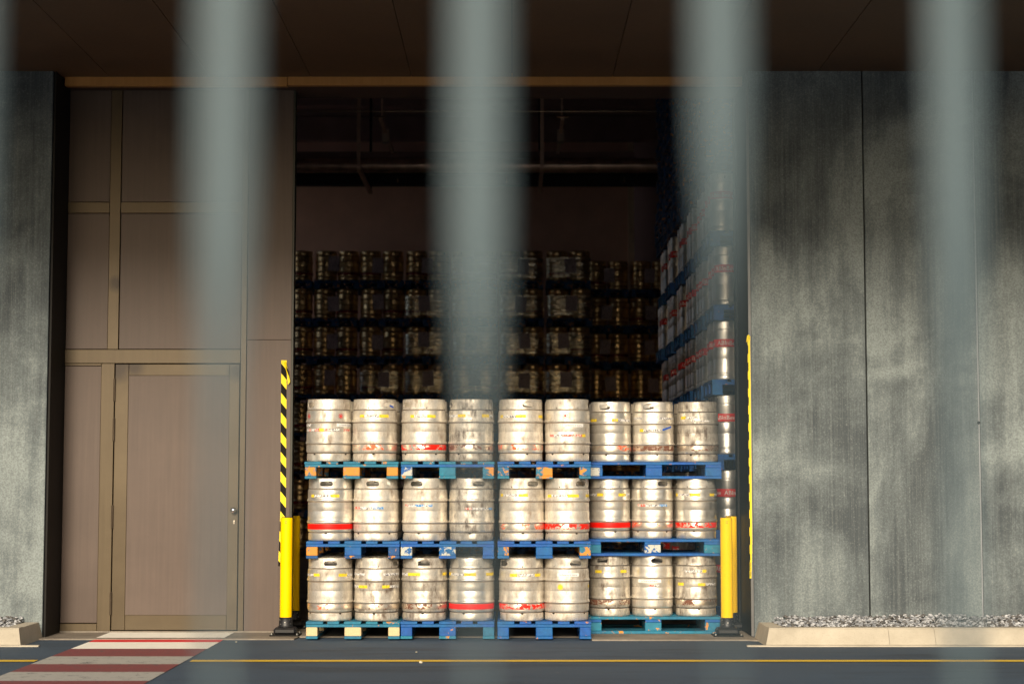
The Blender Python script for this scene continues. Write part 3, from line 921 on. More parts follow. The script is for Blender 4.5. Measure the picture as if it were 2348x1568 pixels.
def collar_mesh(seed, mats, square=False):
    """top chime: a sheet with two hand holes and drain holes, wrapped into a ring and given thickness"""
    r0, z0, z1 = 0.187, 0.450, 0.536
    W = 2 * math.pi * r0
    pts, edges, faces = [], [], []

    def loop(ps, face=False):
        s = len(pts)
        pts.extend(Vector(p) for p in ps)
        n = len(ps)
        edges.extend((s + i, s + (i + 1) % n) for i in range(n))
        if face: faces.append([s + i for i in range(n)])
    nb = 72
    outer = [(W * i / nb, z0) for i in range(nb)] + [(W, z0 + (z1 - z0) * i / 6) for i in range(6)] + [(W - W * i / nb, z1) for i in range(nb)] + [(0, z1 - (z1 - z0) * i / 6) for i in range(6)]
    loop(outer)
    holes = []
    for cx in (W * 0.25, W * 0.75):
        cz = 0.489; hw = 0.057; hh = 0.021
        ps = []
        if square:
            hw, hh = 0.052, 0.018
            rr = 0.004
        else:
            rr = hh
        for (sx, sz, a0) in ((1, 1, 0), (-1, 1, 90), (-1, -1, 180), (1, -1, 270)):
            for k in range(7):
                a = R(a0 + 90 * k / 6)
                ps.append((cx + sx * (hw - rr) + rr * math.cos(a), cz + sz * (hh - rr) + rr * math.sin(a)))
        qs = [ps[0]]
        for p in ps[1:]:
            if (Vector(p) - Vector(qs[-1])).length > 1e-5: qs.append(p)
        if (Vector(qs[0]) - Vector(qs[-1])).length < 1e-5: qs.pop()
        holes.append((cx, cz, hw, hh)); loop(qs)
    for cx in (W * 0.08, W * 0.42, W * 0.58, W * 0.92):
        holes.append((cx, z0 + 0.011, 0.006, 0.006))
        loop([(cx + 0.006 * math.cos(2 * math.pi * k / 10), z0 + 0.011 + 0.006 * math.sin(2 * math.pi * k / 10)) for k in range(10)])
    for i in range(1, nb):
        for j in range(1, 6):
            x, z = W * i / nb, z0 + (z1 - z0) * j / 6
            if all(abs(x - h[0]) > h[2] + 0.003 or abs(z - h[1]) > h[3] + 0.003 for h in holes):
                pts.append(Vector((x, z)))
    vs, es, fs, *_ = delaunay_2d_cdt(pts, edges, [], 1, 1e-6)
    keep = []
    for f in fs:
        c_ = sum((vs[i] for i in f), Vector((0, 0))) / len(f)
        if c_.x < 0 or c_.x > W: continue
        inside = False
        for (cx, cz, hw, hh) in holes:
            dx, dz = abs(c_.x - cx), abs(c_.y - cz)
            if square or hw == hh:
                if (hw == hh and dx * dx + dz * dz < hw * hw) or (hw != hh and dx < hw and dz < hh): inside = True
            else:
                ex = max(0, dx - (hw - hh))
                if ex * ex + dz * dz < hh * hh: inside = True
        if not inside: keep.append(f)
    fn = dent(seed + 90, 0.004, freq=8)
    bm = bmesh.new()

    def wrap(p):
        a = p.x / r0
        t_ = (p.y - z0) / (z1 - z0)
        rr = r0 - 0.003 * max(0, (t_ - 0.75)) * 4 + (0.0015 if t_ < 0.06 else 0)
        return fn(Vector((rr * math.cos(a), rr * math.sin(a), p.y)))
    bv = [bm.verts.new(wrap(p)) for p in vs]
    for f in keep:
        try: bm.faces.new([bv[i] for i in f])
        except ValueError: pass
    bmesh.ops.remove_doubles(bm, verts=bm.verts, dist=1e-5)
    bmesh.ops.delete(bm, geom=[v_ for v_ in bm.verts if not v_.link_faces], context='VERTS')
    bmesh.ops.recalc_face_normals(bm, faces=bm.faces)
    bmesh.ops.solidify(bm, geom=list(bm.faces), thickness=0.005)
    # rolled rim
    for f in bm.faces: f.smooth = False
    me = bpy.data.meshes.new("keg_collar")
    bm.to_mesh(me); bm.free()
    mb_ = MB()
    prof = [(0.1805 + 0.0052 * math.cos(a), 0.5335 + 0.0045 * math.sin(a)) for a in [2 * math.pi * k / 10 for k in range(11)]]
    mb_.lathe(prof, 72, 0, fn=fn)
    mb_.v += []
    me2 = mb_.mesh("rim", mats)
    bm = bmesh.new(); bm.from_mesh(me); bm.from_mesh(me2); bm.to_mesh(me); bm.free()
    for m_ in mats: me.materials.append(m_)
    bpy.data.meshes.remove(me2)
    me.update()
    return me


def arc_patch(m, a0, a1, z0, z1, r, mi=0, n=None, skew=0.0):
    """patch on a cylinder; angle 0 faces the camera (-Y), positive to the right"""
    n = n or max(2, int(abs(a1 - a0) / 0.12))
    vs = []
    for i in range(n + 1):
        a = a0 + (a1 - a0) * i / n
        for z in (z0, z1):
            zz_ = z + skew * (i / n - 0.5)
            vs.append((r * math.sin(a), -r * math.cos(a), zz_))
    m.add(vs, [(2 * i, 2 * i + 2, 2 * i + 3, 2 * i + 1) for i in range(n)], mi, True)


def text_mesh(body, height, r, mat, cache={}):
    key = (body, height, r, mat.name)
    if key in cache: return cache[key]
    cu = bpy.data.curves.new("lettering", 'FONT')
    cu.body = body; cu.size = height * 1.35; cu.align_x = 'CENTER'; cu.resolution_u = 2
    ob = bpy.data.objects.new("lettering_source", cu)
    col.objects.link(ob)
    bpy.context.view_layer.update()
    dg = bpy.context.evaluated_depsgraph_get()
    me = bpy.data.meshes.new_from_object(ob.evaluated_get(dg))
    bpy.data.objects.remove(ob); bpy.data.curves.remove(cu)
    for v_ in me.vertices:
        a = v_.co.x / r
        v_.co = Vector((r * math.sin(a), -r * math.cos(a), v_.co.y))
    me.materials.clear(); me.materials.append(mat)
    me.name = "lettering"
    cache[key] = me
    return me


NV = 6
KEGM = {}
for kk, mat in (('keg', M['keg']), ('kegdirty', M['kegdirty']), ('kegclean', M['kegclean'])):
    KEGM[kk] = dict(
        body=[body_mesh(s + 1, [mat], 0.0022 if kk != 'kegdirty' else 0.0045) for s in range(NV)],
        base=[base_mesh(s + 1, [mat, M['gap']]) for s in range(NV)],
        collar=[collar_mesh(s + 1, [mat]) for s in range(3)],
        square=[collar_mesh(9, [mat], True)])

_band_cache = {}
_seed = [0]


def keg(x, y, z, label, group, style='keg', handle=0.0, square=False, band=None, items=(), sxy=1.0, var=None):
    """handle: where the hand hole sits across the keg, -1 left edge .. 1 right edge, None = out of sight at the side"""
    _seed[0] += 1
    s = _seed[0] if var is None else var
    root = empty("beer_keg", (x, y, z))
    root.scale = (sxy, sxy, 1.0)
    tag(root, label, "keg", group)
    S = KEGM[style]
    rb = random.Random(s)
    mesh_obj("keg_body", S['body'][s % NV], root, rz=rb.uniform(0, 6.28))
    mesh_obj("keg_base", S['base'][(s * 5) % NV], root, rz=rb.uniform(0, 6.28))
    ha = R(88) if handle is None else math.asin(max(-0.98, min(0.98, handle)))
    mesh_obj("keg_collar", S['square'][0] if square else S['collar'][s % 3], root, rz=ha + R(180) )
    if band:
        if band not in _band_cache:
            m = MB(); m.lathe([(BODY_R + 0.0012, 0.100), (BODY_R + 0.0014, 0.102), (BODY_R + 0.0014, 0.144), (BODY_R + 0.0004, 0.1455)], 64)
            _band_cache[band] = m.mesh("paint_band", [M[band]])
        mesh_obj("paint_band", _band_cache[band], root, rz=rb.uniform(0, 6.28))
    for it in items:
        kind_ = it[0]
        if kind_ == 'strip':                 # ('strip', z fraction, from, to, colours): colours y yellow, w white, r, b, spread evenly
            _, zf, xa_, xb_, cs = it
            a0 = math.asin(max(-.995, min(.995, xa_))); a1 = math.asin(max(-.995, min(.995, xb_)))
            zc_ = zf * KH
            m = MB(); n_ = len(cs)
            mats_ = [M['labely'], M['labelw'], M['labelr'], M['labelb']]
            for i, ch in enumerate(cs):
                if ch == ' ': continue
                b0, b1 = a0 + (a1 - a0) * i / n_, a0 + (a1 - a0) * (i + 1) / n_
                h_ = 0.0125 if ch == 'y' else 0.010
                j = rb.uniform(-0.001, 0.001)
                arc_patch(m, b0, b1, zc_ - h_ + j, zc_ + h_ + j, BODY_R + 0.0013 + 0.0004 * (i % 2), "ywrb".index(ch))
            m.build("sticker", mats_, root)
        elif kind_ == 'text':                # white strip with lettering
            _, zf, xa_, xb_, body = it
            a0 = math.asin(max(-.995, min(.995, xa_))); a1 = math.asin(max(-.995, min(.995, xb_))); zc_ = zf * KH
            m = MB(); arc_patch(m, a0, a1, zc_ - 0.014, zc_ + 0.014, BODY_R + 0.0013); st = m.build("sticker", [M['white']], root)
            me = text_mesh(body, 0.0135, BODY_R + 0.0022, M['ink'])
            o_ = mesh_obj("lettering", me, st, (0, 0, zc_ - 0.006), (a0 + a1) / 2)
        elif kind_ == 'badge':
            _, zf, xa_, mk = it
            a = math.asin(max(-.97, min(.97, xa_))); zc_ = zf * KH; r_ = BODY_R + 0.0015
            m = MB()
            def pt(u, w): return (r_ * math.sin(a + u / r_), -r_ * math.cos(a + u / r_), zc_ + w)
            def disc(ra, rb_, k0, k1, nn=24):
                vs = []
                for k in range(k0, k1 + 1):
                    th = 2 * math.pi * k / nn
                    vs += [pt(ra * math.cos(th), ra * math.sin(th)), pt(rb_ * math.cos(th), rb_ * math.sin(th))]
                m.add(vs, [(2 * i, 2 * i + 1, 2 * i + 3, 2 * i + 2) for i in range(k1 - k0)], 0)
            if mk == 'badgey': disc(0.0, 0.021, 0, 24)
            else: disc(0.0, 0.0105, 0, 24)
            for q in range(6): disc(0.0165 if mk != 'badgey' else 0.023, 0.021 if mk != 'badgey' else 0.026, q * 4, q * 4 + 3)
            m.build("badge", [M[mk]], root)
        elif kind_ == 'scrap':               # tape or paper scrap: z fraction, centre, width, height, slope, material
            _, zf, xa_, w_, h_, sl, mk = it
            a = math.asin(xa_); zc_ = zf * KH; r_ = (0.1905 if zf > 0.85 else BODY_R + 0.0018)
            m = MB(); arc_patch(m, a - w_ / 2 / r_, a + w_ / 2 / r_, zc_ - h_ / 2, zc_ + h_ / 2, r_ + 0.001, skew=sl)
            m.build("tape_scrap" if mk == 'bluetape' else "paper_scrap", [M[mk]], root)
    return root


# ------------------------------------------------------------ pallets
def pallet_parts(root, mats, length_front):
    """mats: deck, board, left block, middle block, right block, bottom. length_front: the 1.2 m side faces the yard"""
    hd, hb = 0.024, 0.024
    zt_ = PH
    zd = zt_ - hd; zs = zd - hb; zk = 0.024
    def J(a): return random.uniform(-a, a)
    if not length_front:
        xs_ = [(-0.4, 0.145), (-0.214, 0.100), (-0.0725, 0.145), (0.114, 0.100), (0.255, 0.145)]
        m = MB()
        for (xx, w) in xs_:
            j = J(0.004); m.cbox(xx + j, xx + w + j, 0 + J(.004), 1.2 + J(.004), zd + .0005, zt_ - abs(J(.002)), 0.003)
        m.build("deck_boards", M[mats[0]], root)
        m = MB()
        for yy_ in (0.003, 0.5275, 1.052): m.cbox(-0.4, 0.4, yy_, yy_ + 0.145, zs, zd, 0.003)
        m.build("cross_boards", M[mats[1]], root)
        for i, (xx, w) in enumerate(((-0.4, 0.1), (-0.0725, 0.145), (0.3, 0.1))):
            for j_, yy_ in enumerate((0.002, 0.5275, 1.053)):
                m = MB(); m.cbox(xx + .002, xx + w - .002, yy_, yy_ + 0.145, zk + .0005, zs - .0005, 0.004); m.build("block", M[mats[2 + i]], root)
            m = MB(); m.cbox(xx, xx + w, 0, 1.2, 0, zk, 0.003); m.build("bottom_board", M[mats[5]], root)
    else:
        m = MB()
        for (yy_, w) in ((0, 0.145), (0.186, 0.1), (0.3275, 0.145), (0.514, 0.1), (0.655, 0.145)):
            m.cbox(-0.6, 0.6, yy_, yy_ + w, zd + .0005, zt_, 0.003)
        m.build("deck_boards", M[mats[0]], root)
        m = MB()
        for xx in (-0.6, -0.0725, 0.455): m.cbox(xx + .002, xx + 0.143, 0, 0.8, zs, zd, 0.003)
        m.build("cross_boards", M[mats[1]], root)
        for i, xx in enumerate((-0.6, -0.0725, 0.455)):
            for yy_, w in ((0.002, 0.1), (0.3275, 0.145), (0.698, 0.1)):
                m = MB(); m.cbox(xx, xx + 0.145, yy_, yy_ + w, zk + .0005, zs - .0005, 0.004); m.build("block", M[mats[2 + i]], root)
        for yy_, w in ((0, 0.1), (0.3275, 0.145), (0.7, 0.1)):
            m = MB(); m.cbox(-0.6, 0.6, yy_, yy_ + w, 0, zk, 0.003); m.build("bottom_board", M[mats[5]], root)


def pallet_single(mat):
    m = MB()
    hd = 0.024
    for (xx, w) in ((-0.4, 0.145), (-0.214, 0.1), (-0.0725, 0.145), (0.114, 0.1), (0.255, 0.145)): m.box(xx, xx + w, 0, 1.2, PH - hd + .0005, PH)
    for yy_ in (0.003, 0.5275, 1.052): m.box(-0.399, 0.399, yy_, yy_ + 0.145, PH - 2 * hd, PH - hd)
    for (xx, w) in ((-0.4, 0.1), (-0.0725, 0.145), (0.3, 0.1)):
        for yy_ in (0.005, 0.5285, 1.053): m.box(xx + .003, xx + w - .003, yy_, yy_ + 0.141, hd + .0005, PH - 2 * hd - .0005)
        m.box(xx, xx + w, 0, 1.2, 0, hd)
    return m.mesh("pallet", [mat])


LEV = KH + PH
ordn = ["bottom", "middle", "top"]
stackname = ["first stack beside the left bollard", "second stack from the left", "third stack from the left"]
Y_ST = 15.28
pal_mats = {
    (2, 0): ['teal', 'teal', 'tealworn', 'orangeblock', 'orangeblock', 'teal'], (2, 1): ['teal', 'blue', 'flakes', 'teal', 'tealworn', 'teal'],
    (2, 2): ['blue', 'blue', 'blueworn', 'tealworn', 'blueworn', 'teal'], (1, 0): ['blue', 'blue', 'orangeblock', 'blue', 'bluedark', 'bluedark'],
    (1, 1): ['blue', 'blue', 'flakes', 'flakes', 'blue', 'blue'], (1, 2): ['blue', 'blue', 'blueworn', 'blue', 'orangeblock', 'blue'],
    (0, 0): ['teal', 'teal', 'creamblock', 'creamblock', 'creamblock', 'teal'], (0, 1): ['blue', 'blue', 'blue', 'blue', 'teal', 'teal'],
    (0, 2): ['blue', 'blue', 'blue', 'blue', 'blue', 'blue'],
    (2, 3): ['blue', 'blue', 'flakes', 'blue', 'blue', 'blue'], (1, 3): ['blue', 'blue', 'teal', 'flakes', 'teal', 'blue'], (0, 3): ['teal', 'blue', 'teal', 'teal', 'teal', 'teal'],
}
pal_desc = {
    (2, 0): "teal pallet with bare orange patches, topmost in the stack beside the left bollard",
    (1, 0): "blue pallet with one orange corner block, middle of the stack beside the left bollard",
    (0, 0): "teal pallet with three pale cream wood blocks, on the floor by the left bollard",
    (2, 1): "teal and blue pallet with chipped corner, top of the second stack from the left",
    (1, 1): "vivid blue pallet with white flaking corner block, middle of the second stack",
    (0, 1): "blue pallet standing on the floor under the second stack from the left",
    (2, 2): "blue pallet with orange chips on its blocks, top of the third stack",
    (1, 2): "blue pallet whose right block is worn orange, middle of the third stack",
    (0, 2): "evenly deep blue pallet on the floor under the third stack",
    (2, 3): "long-side blue pallet, topmost in the three-wide stack nearest the right bollards",
    (1, 3): "long-side blue pallet in the middle of the three-wide right stack",
    (0, 3): "long-side teal pallet on the floor under the three-wide right stack",
}
cx_ = {0: [809, 809, 806], 1: [1026, 1026, 1026], 2: [1248, 1248, 1248]}
for lv in range(3):
    z = Z_SLAB + lv * LEV
    for st in range(3):
        xw = PX(cx_[st][lv], 1440 - lv * 182, Y_ST)[0]
        root = empty("wooden_pallet", (xw, Y_ST + random.uniform(-.01, .01), z), random.uniform(-.006, .006))
        tag(root, pal_desc[(lv, st)], "pallet", "blue pallets under the keg stacks")
        pallet_parts(root, pal_mats[(lv, st)], False)
    xw = (PX(1344, 1250, 15.80)[0] + PX(1652, 1250, 15.80)[0]) / 2
    root = empty("wooden_pallet", (xw + [-.004, -0.006, .01][lv], 15.80, z), 0)
    tag(root, pal_desc[(lv, 3)], "pallet", "blue pallets under the keg stacks")
    pallet_parts(root, pal_mats[(lv, 3)], True)

LB = "La Reserve di Gabrie"
KX = [[757, 864, 973, 1081, 1196, 1299, 1398, 1496, 1596], [757, 862, 974, 1081, 1196, 1300, 1398, 1496, 1596], [754, 859, 972, 1080, 1194, 1301, 1400, 1498, 1600]]
GF = "front row of stacked beer kegs"
spec = {
    (2, 0): ("keg with two red round badges and white stickers, top row beside the left bollard", 'keg', -0.80, 0, None,
             [('badge', .735, -.84, 'badge'), ('badge', .735, .60, 'badge'), ('text', .59, .42, 1.0, LB), ('strip', .59, -1, -.72, 'w'), ('strip', .51, -.95, .95, 'wrwryrww rr')]),
    (2, 1): ("top row keg with blue tape showing in its right hand hole, second from the left", 'keg', 0.74, 0, 'redfaint', [('strip', .735, -.60, .66, 'ywwwyy'), ('scrap', .895, .80, .05, .016, -.012, 'bluetape')]),
    (2, 2): ("top row keg with a rubbed orange-red band, left keg of the second stack", 'keg', -0.78, 0, 'redworn', [('strip', .73, -.56, .55, 'ywwwyy')]),
    (2, 3): ("top row keg with dented foot and scuffed grey band, right keg of the second stack", 'kegdirty', -0.97, 0, 'reddirt', [('strip', .74, -.98, -.22, 'wwy'), ('strip', .74, .5, .98, 'yw')]),
    (2, 4): ("top row keg with light in its oval hand hole, left keg of third stack", 'keg', 0.36, 0, 'redfaint', [('strip', .73, -.9, .22, 'ywwwyy'), ('strip', .73, .78, .96, 'y')]),
    (2, 5): ("top row keg with one central red round badge, right keg of third stack", 'keg', None, 0, None, [('badge', .74, -.12, 'badge'), ('text', .585, -.22, .68, LB), ('strip', .42, -.78, .78, 'rwwrrrry')]),
    (2, 6): ("top row keg with oval hand hole at left, first of the right stack", 'kegclean', -0.35, 0, 'redfaint', [('strip', .70, -.97, -.70, 'y'), ('strip', .70, 0, .95, 'ywww')]),
    (2, 7): ("top row keg with slanting blue tape scrap and square hand hole, right stack", 'kegclean', -0.32, 1, 'reddirt', [('strip', .73, .2, .98, 'www'), ('strip', .73, -.97, -.6, 'w'), ('strip', .53, -.7, .3, 'ywwww'), ('scrap', .565, .62, .11, .016, .03, 'bluetape')]),
    (2, 8): ("top row keg with brown scuffed band at the right end, nearest the right bollards", 'kegdirty', None, 0, 'reddirt', [('strip', .74, -.85, -.1, 'yww'), ('strip', .68, -.4, .5, 'ww')]),
    (1, 0): ("middle row keg with a clean solid red band, beside the left bollard", 'kegclean', -0.10, 0, 'red', [('strip', .725, -.78, .48, 'ywwwwyy')]),
    (1, 1): ("middle row keg with a white paper scrap by its hand hole, second from the left", 'keg', -0.10, 0, None, [('scrap', .94, .62, .036, .042, -.014, 'paper'), ('strip', .53, -.92, .40, 'rrwwwbb')]),
    (1, 2): ("middle row keg with faded red and blue print, left keg of the second stack", 'keg', -0.36, 0, None, [('strip', .57, -.84, .38, 'rwwbbwb')]),
    (1, 3): ("middle row keg with crumpled foot, right keg of the second stack", 'kegdirty', 0.36, 0, None, [('strip', .52, -.25, .92, 'rwwwb')]),
    (1, 4): ("middle row keg with almost vanished red band, left keg of the third stack", 'keg', 0.55, 0, 'redfaint', [('strip', .735, -.92, .28, 'ywwwwyy')]),
    (1, 5): ("middle row keg with a broad chipped bright red band, right keg of the third stack", 'keg', 0.64, 0, 'redworn', [('strip', .725, -.86, .5, 'ywwwyy'), ('strip', .725, .82, .98, 'y')]),
    (1, 6): ("middle row mirror-smooth keg with a narrow red band, first of the right stack", 'kegclean', None, 0, 'red', [('strip', .735, -.98, -.35, 'wwy'), ('strip', .735, .38, .95, 'yw')]),
    (1, 7): ("middle row keg with red and blue print, middle of the right stack", 'kegclean', 0.50, 0, 'redfaint', [('strip', .56, -.75, .65, 'rrwwwbb')]),
    (1, 8): ("middle row keg with flaking red band at the right end, nearest the right bollards", 'kegclean', None, 0, 'redworn', [('strip', .735, -.98, .1, 'ywwwyy'), ('strip', .735, .58, .98, 'yw')]),
    (0, 0): ("bottom row keg with centred oval hand hole and clean lower ring, beside the left bollard", 'keg', 0.10, 0, 'redfaint', [('strip', .735, -.98, -.38, 'wwy'), ('strip', .735, .45, .98, 'yw')]),
    (0, 1): ("bottom row grimy keg with two rows of yellow stickers, second from the left", 'kegdirty', 0.93, 0, 'reddirt', [('strip', .745, -.98, -.45, 'ww'), ('strip', .745, .35, .98, 'www'), ('strip', .55, -.98, -.35, 'wy'), ('strip', .55, .3, .98, 'yww')]),
    (0, 2): ("bottom row keg with a square notch hand hole, left keg of the second stack", 'kegdirty', 0.02, 1, 'reddirt', [('strip', .745, -.98, -.15, 'wwyy'), ('strip', .745, .82, .98, 'y')]),
    (0, 3): ("bottom row smooth keg with an unbroken dark red band, right keg of the second stack", 'kegclean', None, 0, 'red', [('strip', .745, -.98, .22, 'ywwwyy'), ('strip', .745, .66, .98, 'y')]),
    (0, 4): ("bottom row keg with an orange flaking band, left keg of the third stack", 'keg', -0.86, 0, 'redworn', [('strip', .735, -.52, -.20, 'y'), ('strip', .735, -.1, .55, 'www'), ('strip', .735, .58, .82, 'y')]),
    (0, 5): ("bottom row keg with a yellow round badge, right keg of the third stack", 'keg', 0.42, 0, None, [('text', .74, -.42, .52, LB), ('badge', .545, -.30, 'badgey'), ('strip', .55, .93, .99, 'y')]),
    (0, 6): ("bottom row stained keg with square hand hole at left, first of the right stack", 'kegdirty', -0.42, 1, 'reddirt', [('strip', .74, -.72, -.42, 'y'), ('strip', .74, .48, .78, 'y')]),
    (0, 7): ("bottom row keg with white sticker row and centred hand hole, middle of the right stack", 'kegclean', 0.18, 0, None, [('text', .585, -.72, .35, LB), ('strip', .51, -.2, .25, 'rw')]),
    (0, 8): ("bottom row heavily scuffed keg at the right end, nearest the right bollards", 'kegdirty', None, 0, 'reddirt', [('strip', .75, -.6, .42, 'wwwwy'), ('strip', .53, -.9, -.66, 'y'), ('strip', .53, 0, .9, 'yww')]),
}
for (lv, i), (lab, sty, hd_, sq, bd, its) in spec.items():
    z = Z_SLAB + lv * LEV + PH
    ybase = Y_ST + 0.205 if i < 6 else 15.80 + 0.20
    xw = PX(KX[lv][i], 1350 - lv * 182, ybase - 0.02)[0]
    keg(xw, ybase + random.uniform(-.006, .006), z, lab, GF, sty, hd_, bool(sq), bd, its, sxy=1.0 if i < 6 else 0.95)
# the rows behind them on the same pallets
GB = "kegs standing behind the front row"
for lv in range(3):
    z = Z_SLAB + lv * LEV + PH
    for i in range(9):
        rows = (0.405, 0.81) if i < 2 else (0.405,)
        for dy in rows:
            if i > 5: dy = 0.39
            ybase = Y_ST + 0.205 + dy if i < 6 else 15.80 + 0.20 + dy
            xw = PX(KX[lv][i], 1350 - lv * 182, ybase - dy - 0.02)[0]
            keg(xw, ybase, z, "keg standing behind the front row on a pallet at the opening", GB, 'keg', random.choice([-.5, .2, .6]), sxy=1.0 if i < 6 else 0.95)

# ------------------------------------------------------------ stacks along the back wall
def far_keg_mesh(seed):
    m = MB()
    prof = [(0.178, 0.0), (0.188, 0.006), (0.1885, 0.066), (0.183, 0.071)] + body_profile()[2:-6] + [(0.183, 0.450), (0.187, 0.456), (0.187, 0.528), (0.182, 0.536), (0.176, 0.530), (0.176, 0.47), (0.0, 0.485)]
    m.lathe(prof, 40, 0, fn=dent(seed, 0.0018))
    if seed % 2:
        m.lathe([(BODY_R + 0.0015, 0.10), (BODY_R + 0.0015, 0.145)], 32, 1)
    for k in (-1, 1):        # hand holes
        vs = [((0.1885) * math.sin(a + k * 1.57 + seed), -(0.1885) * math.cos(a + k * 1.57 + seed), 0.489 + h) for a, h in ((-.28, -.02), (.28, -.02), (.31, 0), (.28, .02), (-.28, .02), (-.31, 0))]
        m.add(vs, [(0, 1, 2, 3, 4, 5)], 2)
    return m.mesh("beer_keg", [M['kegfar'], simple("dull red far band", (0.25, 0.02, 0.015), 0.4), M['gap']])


far_kegs = [far_keg_mesh(s) for s in range(1, 7)]
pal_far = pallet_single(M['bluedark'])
lvname = ["floor", "second", "third", "fourth", "fifth", "sixth", "seventh", "topmost"]
colname = ["first", "second", "third", "fourth", "fifth", "sixth", "seventh", "eighth", "ninth"]
cols = [(661, 31.6), (767, 31.6), (874, 31.6), (979, 31.6), (1088, 31.6), (1196, 31.6), (1305, 31.6), (1396, 33.1), (1495, 33.1)]
film_on = {(3, 6), (3, 5), (3, 4), (4, 7), (4, 6), (4, 5), (4, 4), (5, 7), (5, 6), (5, 5), (5, 4), (6, 7), (6, 6), (6, 5), (6, 4), (2, 4)}
m = MB()
n_ = 14
fv, ff = [], []
nj = 60
for j in range(nj + 1):
    zj = 0.10 + 0.36 * j / nj
    for i in range(n_ + 1):
        t_ = i / n_
        x = -0.405 + 0.81 * t_
        yb = 0.035 * math.sin(math.pi * 2 * abs(t_ - 0.5)) * (0.6 if 0.2 < t_ < 0.8 else 1.0)
        yb += 0.20 * max(0, abs(t_ - .5) - .40) * 5
        fold = 0.004 * noise.noise((x * 2.2, zj * 24.0 + x * 1.5, 3.0)) + 0.0012 * noise.noise((x * 5, zj * 70.0, 9.0))
        fv.append((x, yb - 0.014 + fold, zj))
for j in range(nj):
    for i in range(n_):
        a = j * (n_ + 1) + i; ff.append((a, a + 1, a + n_ + 2, a + n_ + 1))
m.add(fv, ff, 0, True)
film_me = m.mesh("stretch_film", [M['film']])
m = MB(); m.box(-0.10, 0.10, -0.0015, 0.0, 0.0, 0.27); lab_me = m.mesh("delivery_paper", [M['palepaper']])
for ci, (xd, yw) in enumerate(cols):
    xw = (xd - 1174) / F_PX * yw
    for lv in range(8):
        jx = random.uniform(-0.02, 0.02)
        z = Z_SLAB + lv * LEV
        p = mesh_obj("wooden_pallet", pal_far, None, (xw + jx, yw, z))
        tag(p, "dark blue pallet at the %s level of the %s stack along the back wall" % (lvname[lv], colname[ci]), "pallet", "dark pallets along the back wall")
        for s in (-1, 1):
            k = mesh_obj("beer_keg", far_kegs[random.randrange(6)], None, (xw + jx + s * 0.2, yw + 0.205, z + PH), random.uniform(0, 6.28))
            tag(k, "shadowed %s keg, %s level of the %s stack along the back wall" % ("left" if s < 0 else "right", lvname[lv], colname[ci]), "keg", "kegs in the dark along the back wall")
        if lv >= 4:
            px_ = random.uniform(-0.09, 0.05)
            if ci == 0: continue
            pp = mesh_obj("delivery_paper", lab_me, None, (xw + jx + px_, yw - 0.024, z + PH + random.uniform(0.10, 0.17)), random.uniform(-.02, .02))
            pp.rotation_euler = (0, random.uniform(-.08, .08), 0)
            tag(pp, "pale delivery paper on the %s level of the %s stack along the back wall" % (lvname[lv], colname[ci]), "paper", "papers on the back stacks")
        if (ci, lv) in film_on:
            fo = mesh_obj("stretch_film", film_me, None, (xw + jx, yw, z + PH - 0.05))
            tag(fo, "crinkled shiny film round the %s level of the %s stack along the back wall" % (lvname[lv], colname[ci]), "film", "stretch film on the back stacks")

# ------------------------------------------------------------ slim kegs along the right side of the hall
SH, SR = 0.575, 0.112


def slim_mesh(seed, parts):
    m = MB()
    fn = dent(seed, 0.0015)
    if parts == 'body':
        m.lathe([(0.100, 0.0), (0.111, 0.003), (0.113, 0.012), (0.113, 0.052), (0.109, 0.056), (0.115, 0.066), (SR, 0.078), (SR, 0.20), (SR - .0015, 0.204), (SR, 0.208), (SR, 0.302), (SR - .0015, 0.306), (SR, 0.310),
                 (SR, 0.470), (0.114, 0.484), (0.110, 0.492), (0.09, 0.500), (0.0, 0.510)], 36, 0, fn=fn)
        return m.mesh("keg_body", [M['slim']])
    m.lathe([(0.113, 0.492), (0.113, 0.560), (0.110, 0.575), (0.105, 0.571), (0.105, 0.500)], 36, 0, fn=fn)
    for k in (0, math.pi):
        vs = [(0.1137 * math.sin(a + k), -0.1137 * math.cos(a + k), 0.535 + h) for a, h in ((-.30, -.016), (.30, -.016), (.36, 0), (.30, .016), (-.30, .016), (-.36, 0))]
        m.add(vs, [(0, 1, 2, 3, 4, 5)], 1)
    return m.mesh("keg_collar", [M['slim'], M['gap']])


sb = [slim_mesh(s, 'body') for s in (1, 2, 3)]; scl = [slim_mesh(s, 'c') for s in (1, 2, 3)]
m = MB(); m.lathe([(SR + 0.0012, 0.318), (SR + 0.0016, 0.320), (SR + 0.0016, 0.392), (SR + 0.0012, 0.394)], 36); sband = m.mesh("paint_band", [M['slimred']])
stext = text_mesh("ABInBev", 0.044, SR + 0.0028, M['white'])
SLEV = SH + PH
stackY = [17.12, 18.25, 19.35, 20.5, 21.7, 22.9]
m = MB()
for (xx, w) in ((0, 0.145), (0.186, 0.1), (0.3275, 0.145), (0.514, 0.1), (0.655, 0.145)): m.box(xx, xx + w, 0, 0.8, PH - .0235, PH)
for yy_ in (0.003, 0.3275, 0.652): m.box(0.001, 0.799, yy_, yy_ + 0.145, PH - 0.048, PH - 0.024)
for xx, w in ((0, 0.1), (0.3275, 0.145), (0.7, 0.1)):
    for yy_ in (0.002, 0.3275, 0.652): m.box(xx + .002, xx + w - .002, yy_, yy_ + 0.145, 0.0245, PH - 0.0485)
    m.box(xx, xx + w, 0, 0.8, 0, 0.024)
pal_slim = m.mesh("pallet", [M['blue']])
GS = "slim kegs stacked along the right side"
slv = ["floor", "second", "third", "fourth", "fifth", "topmost"]
sst = ["nearest", "second", "third", "fourth", "fifth", "farthest"]
place = ["front corner", "middle", "rear"]
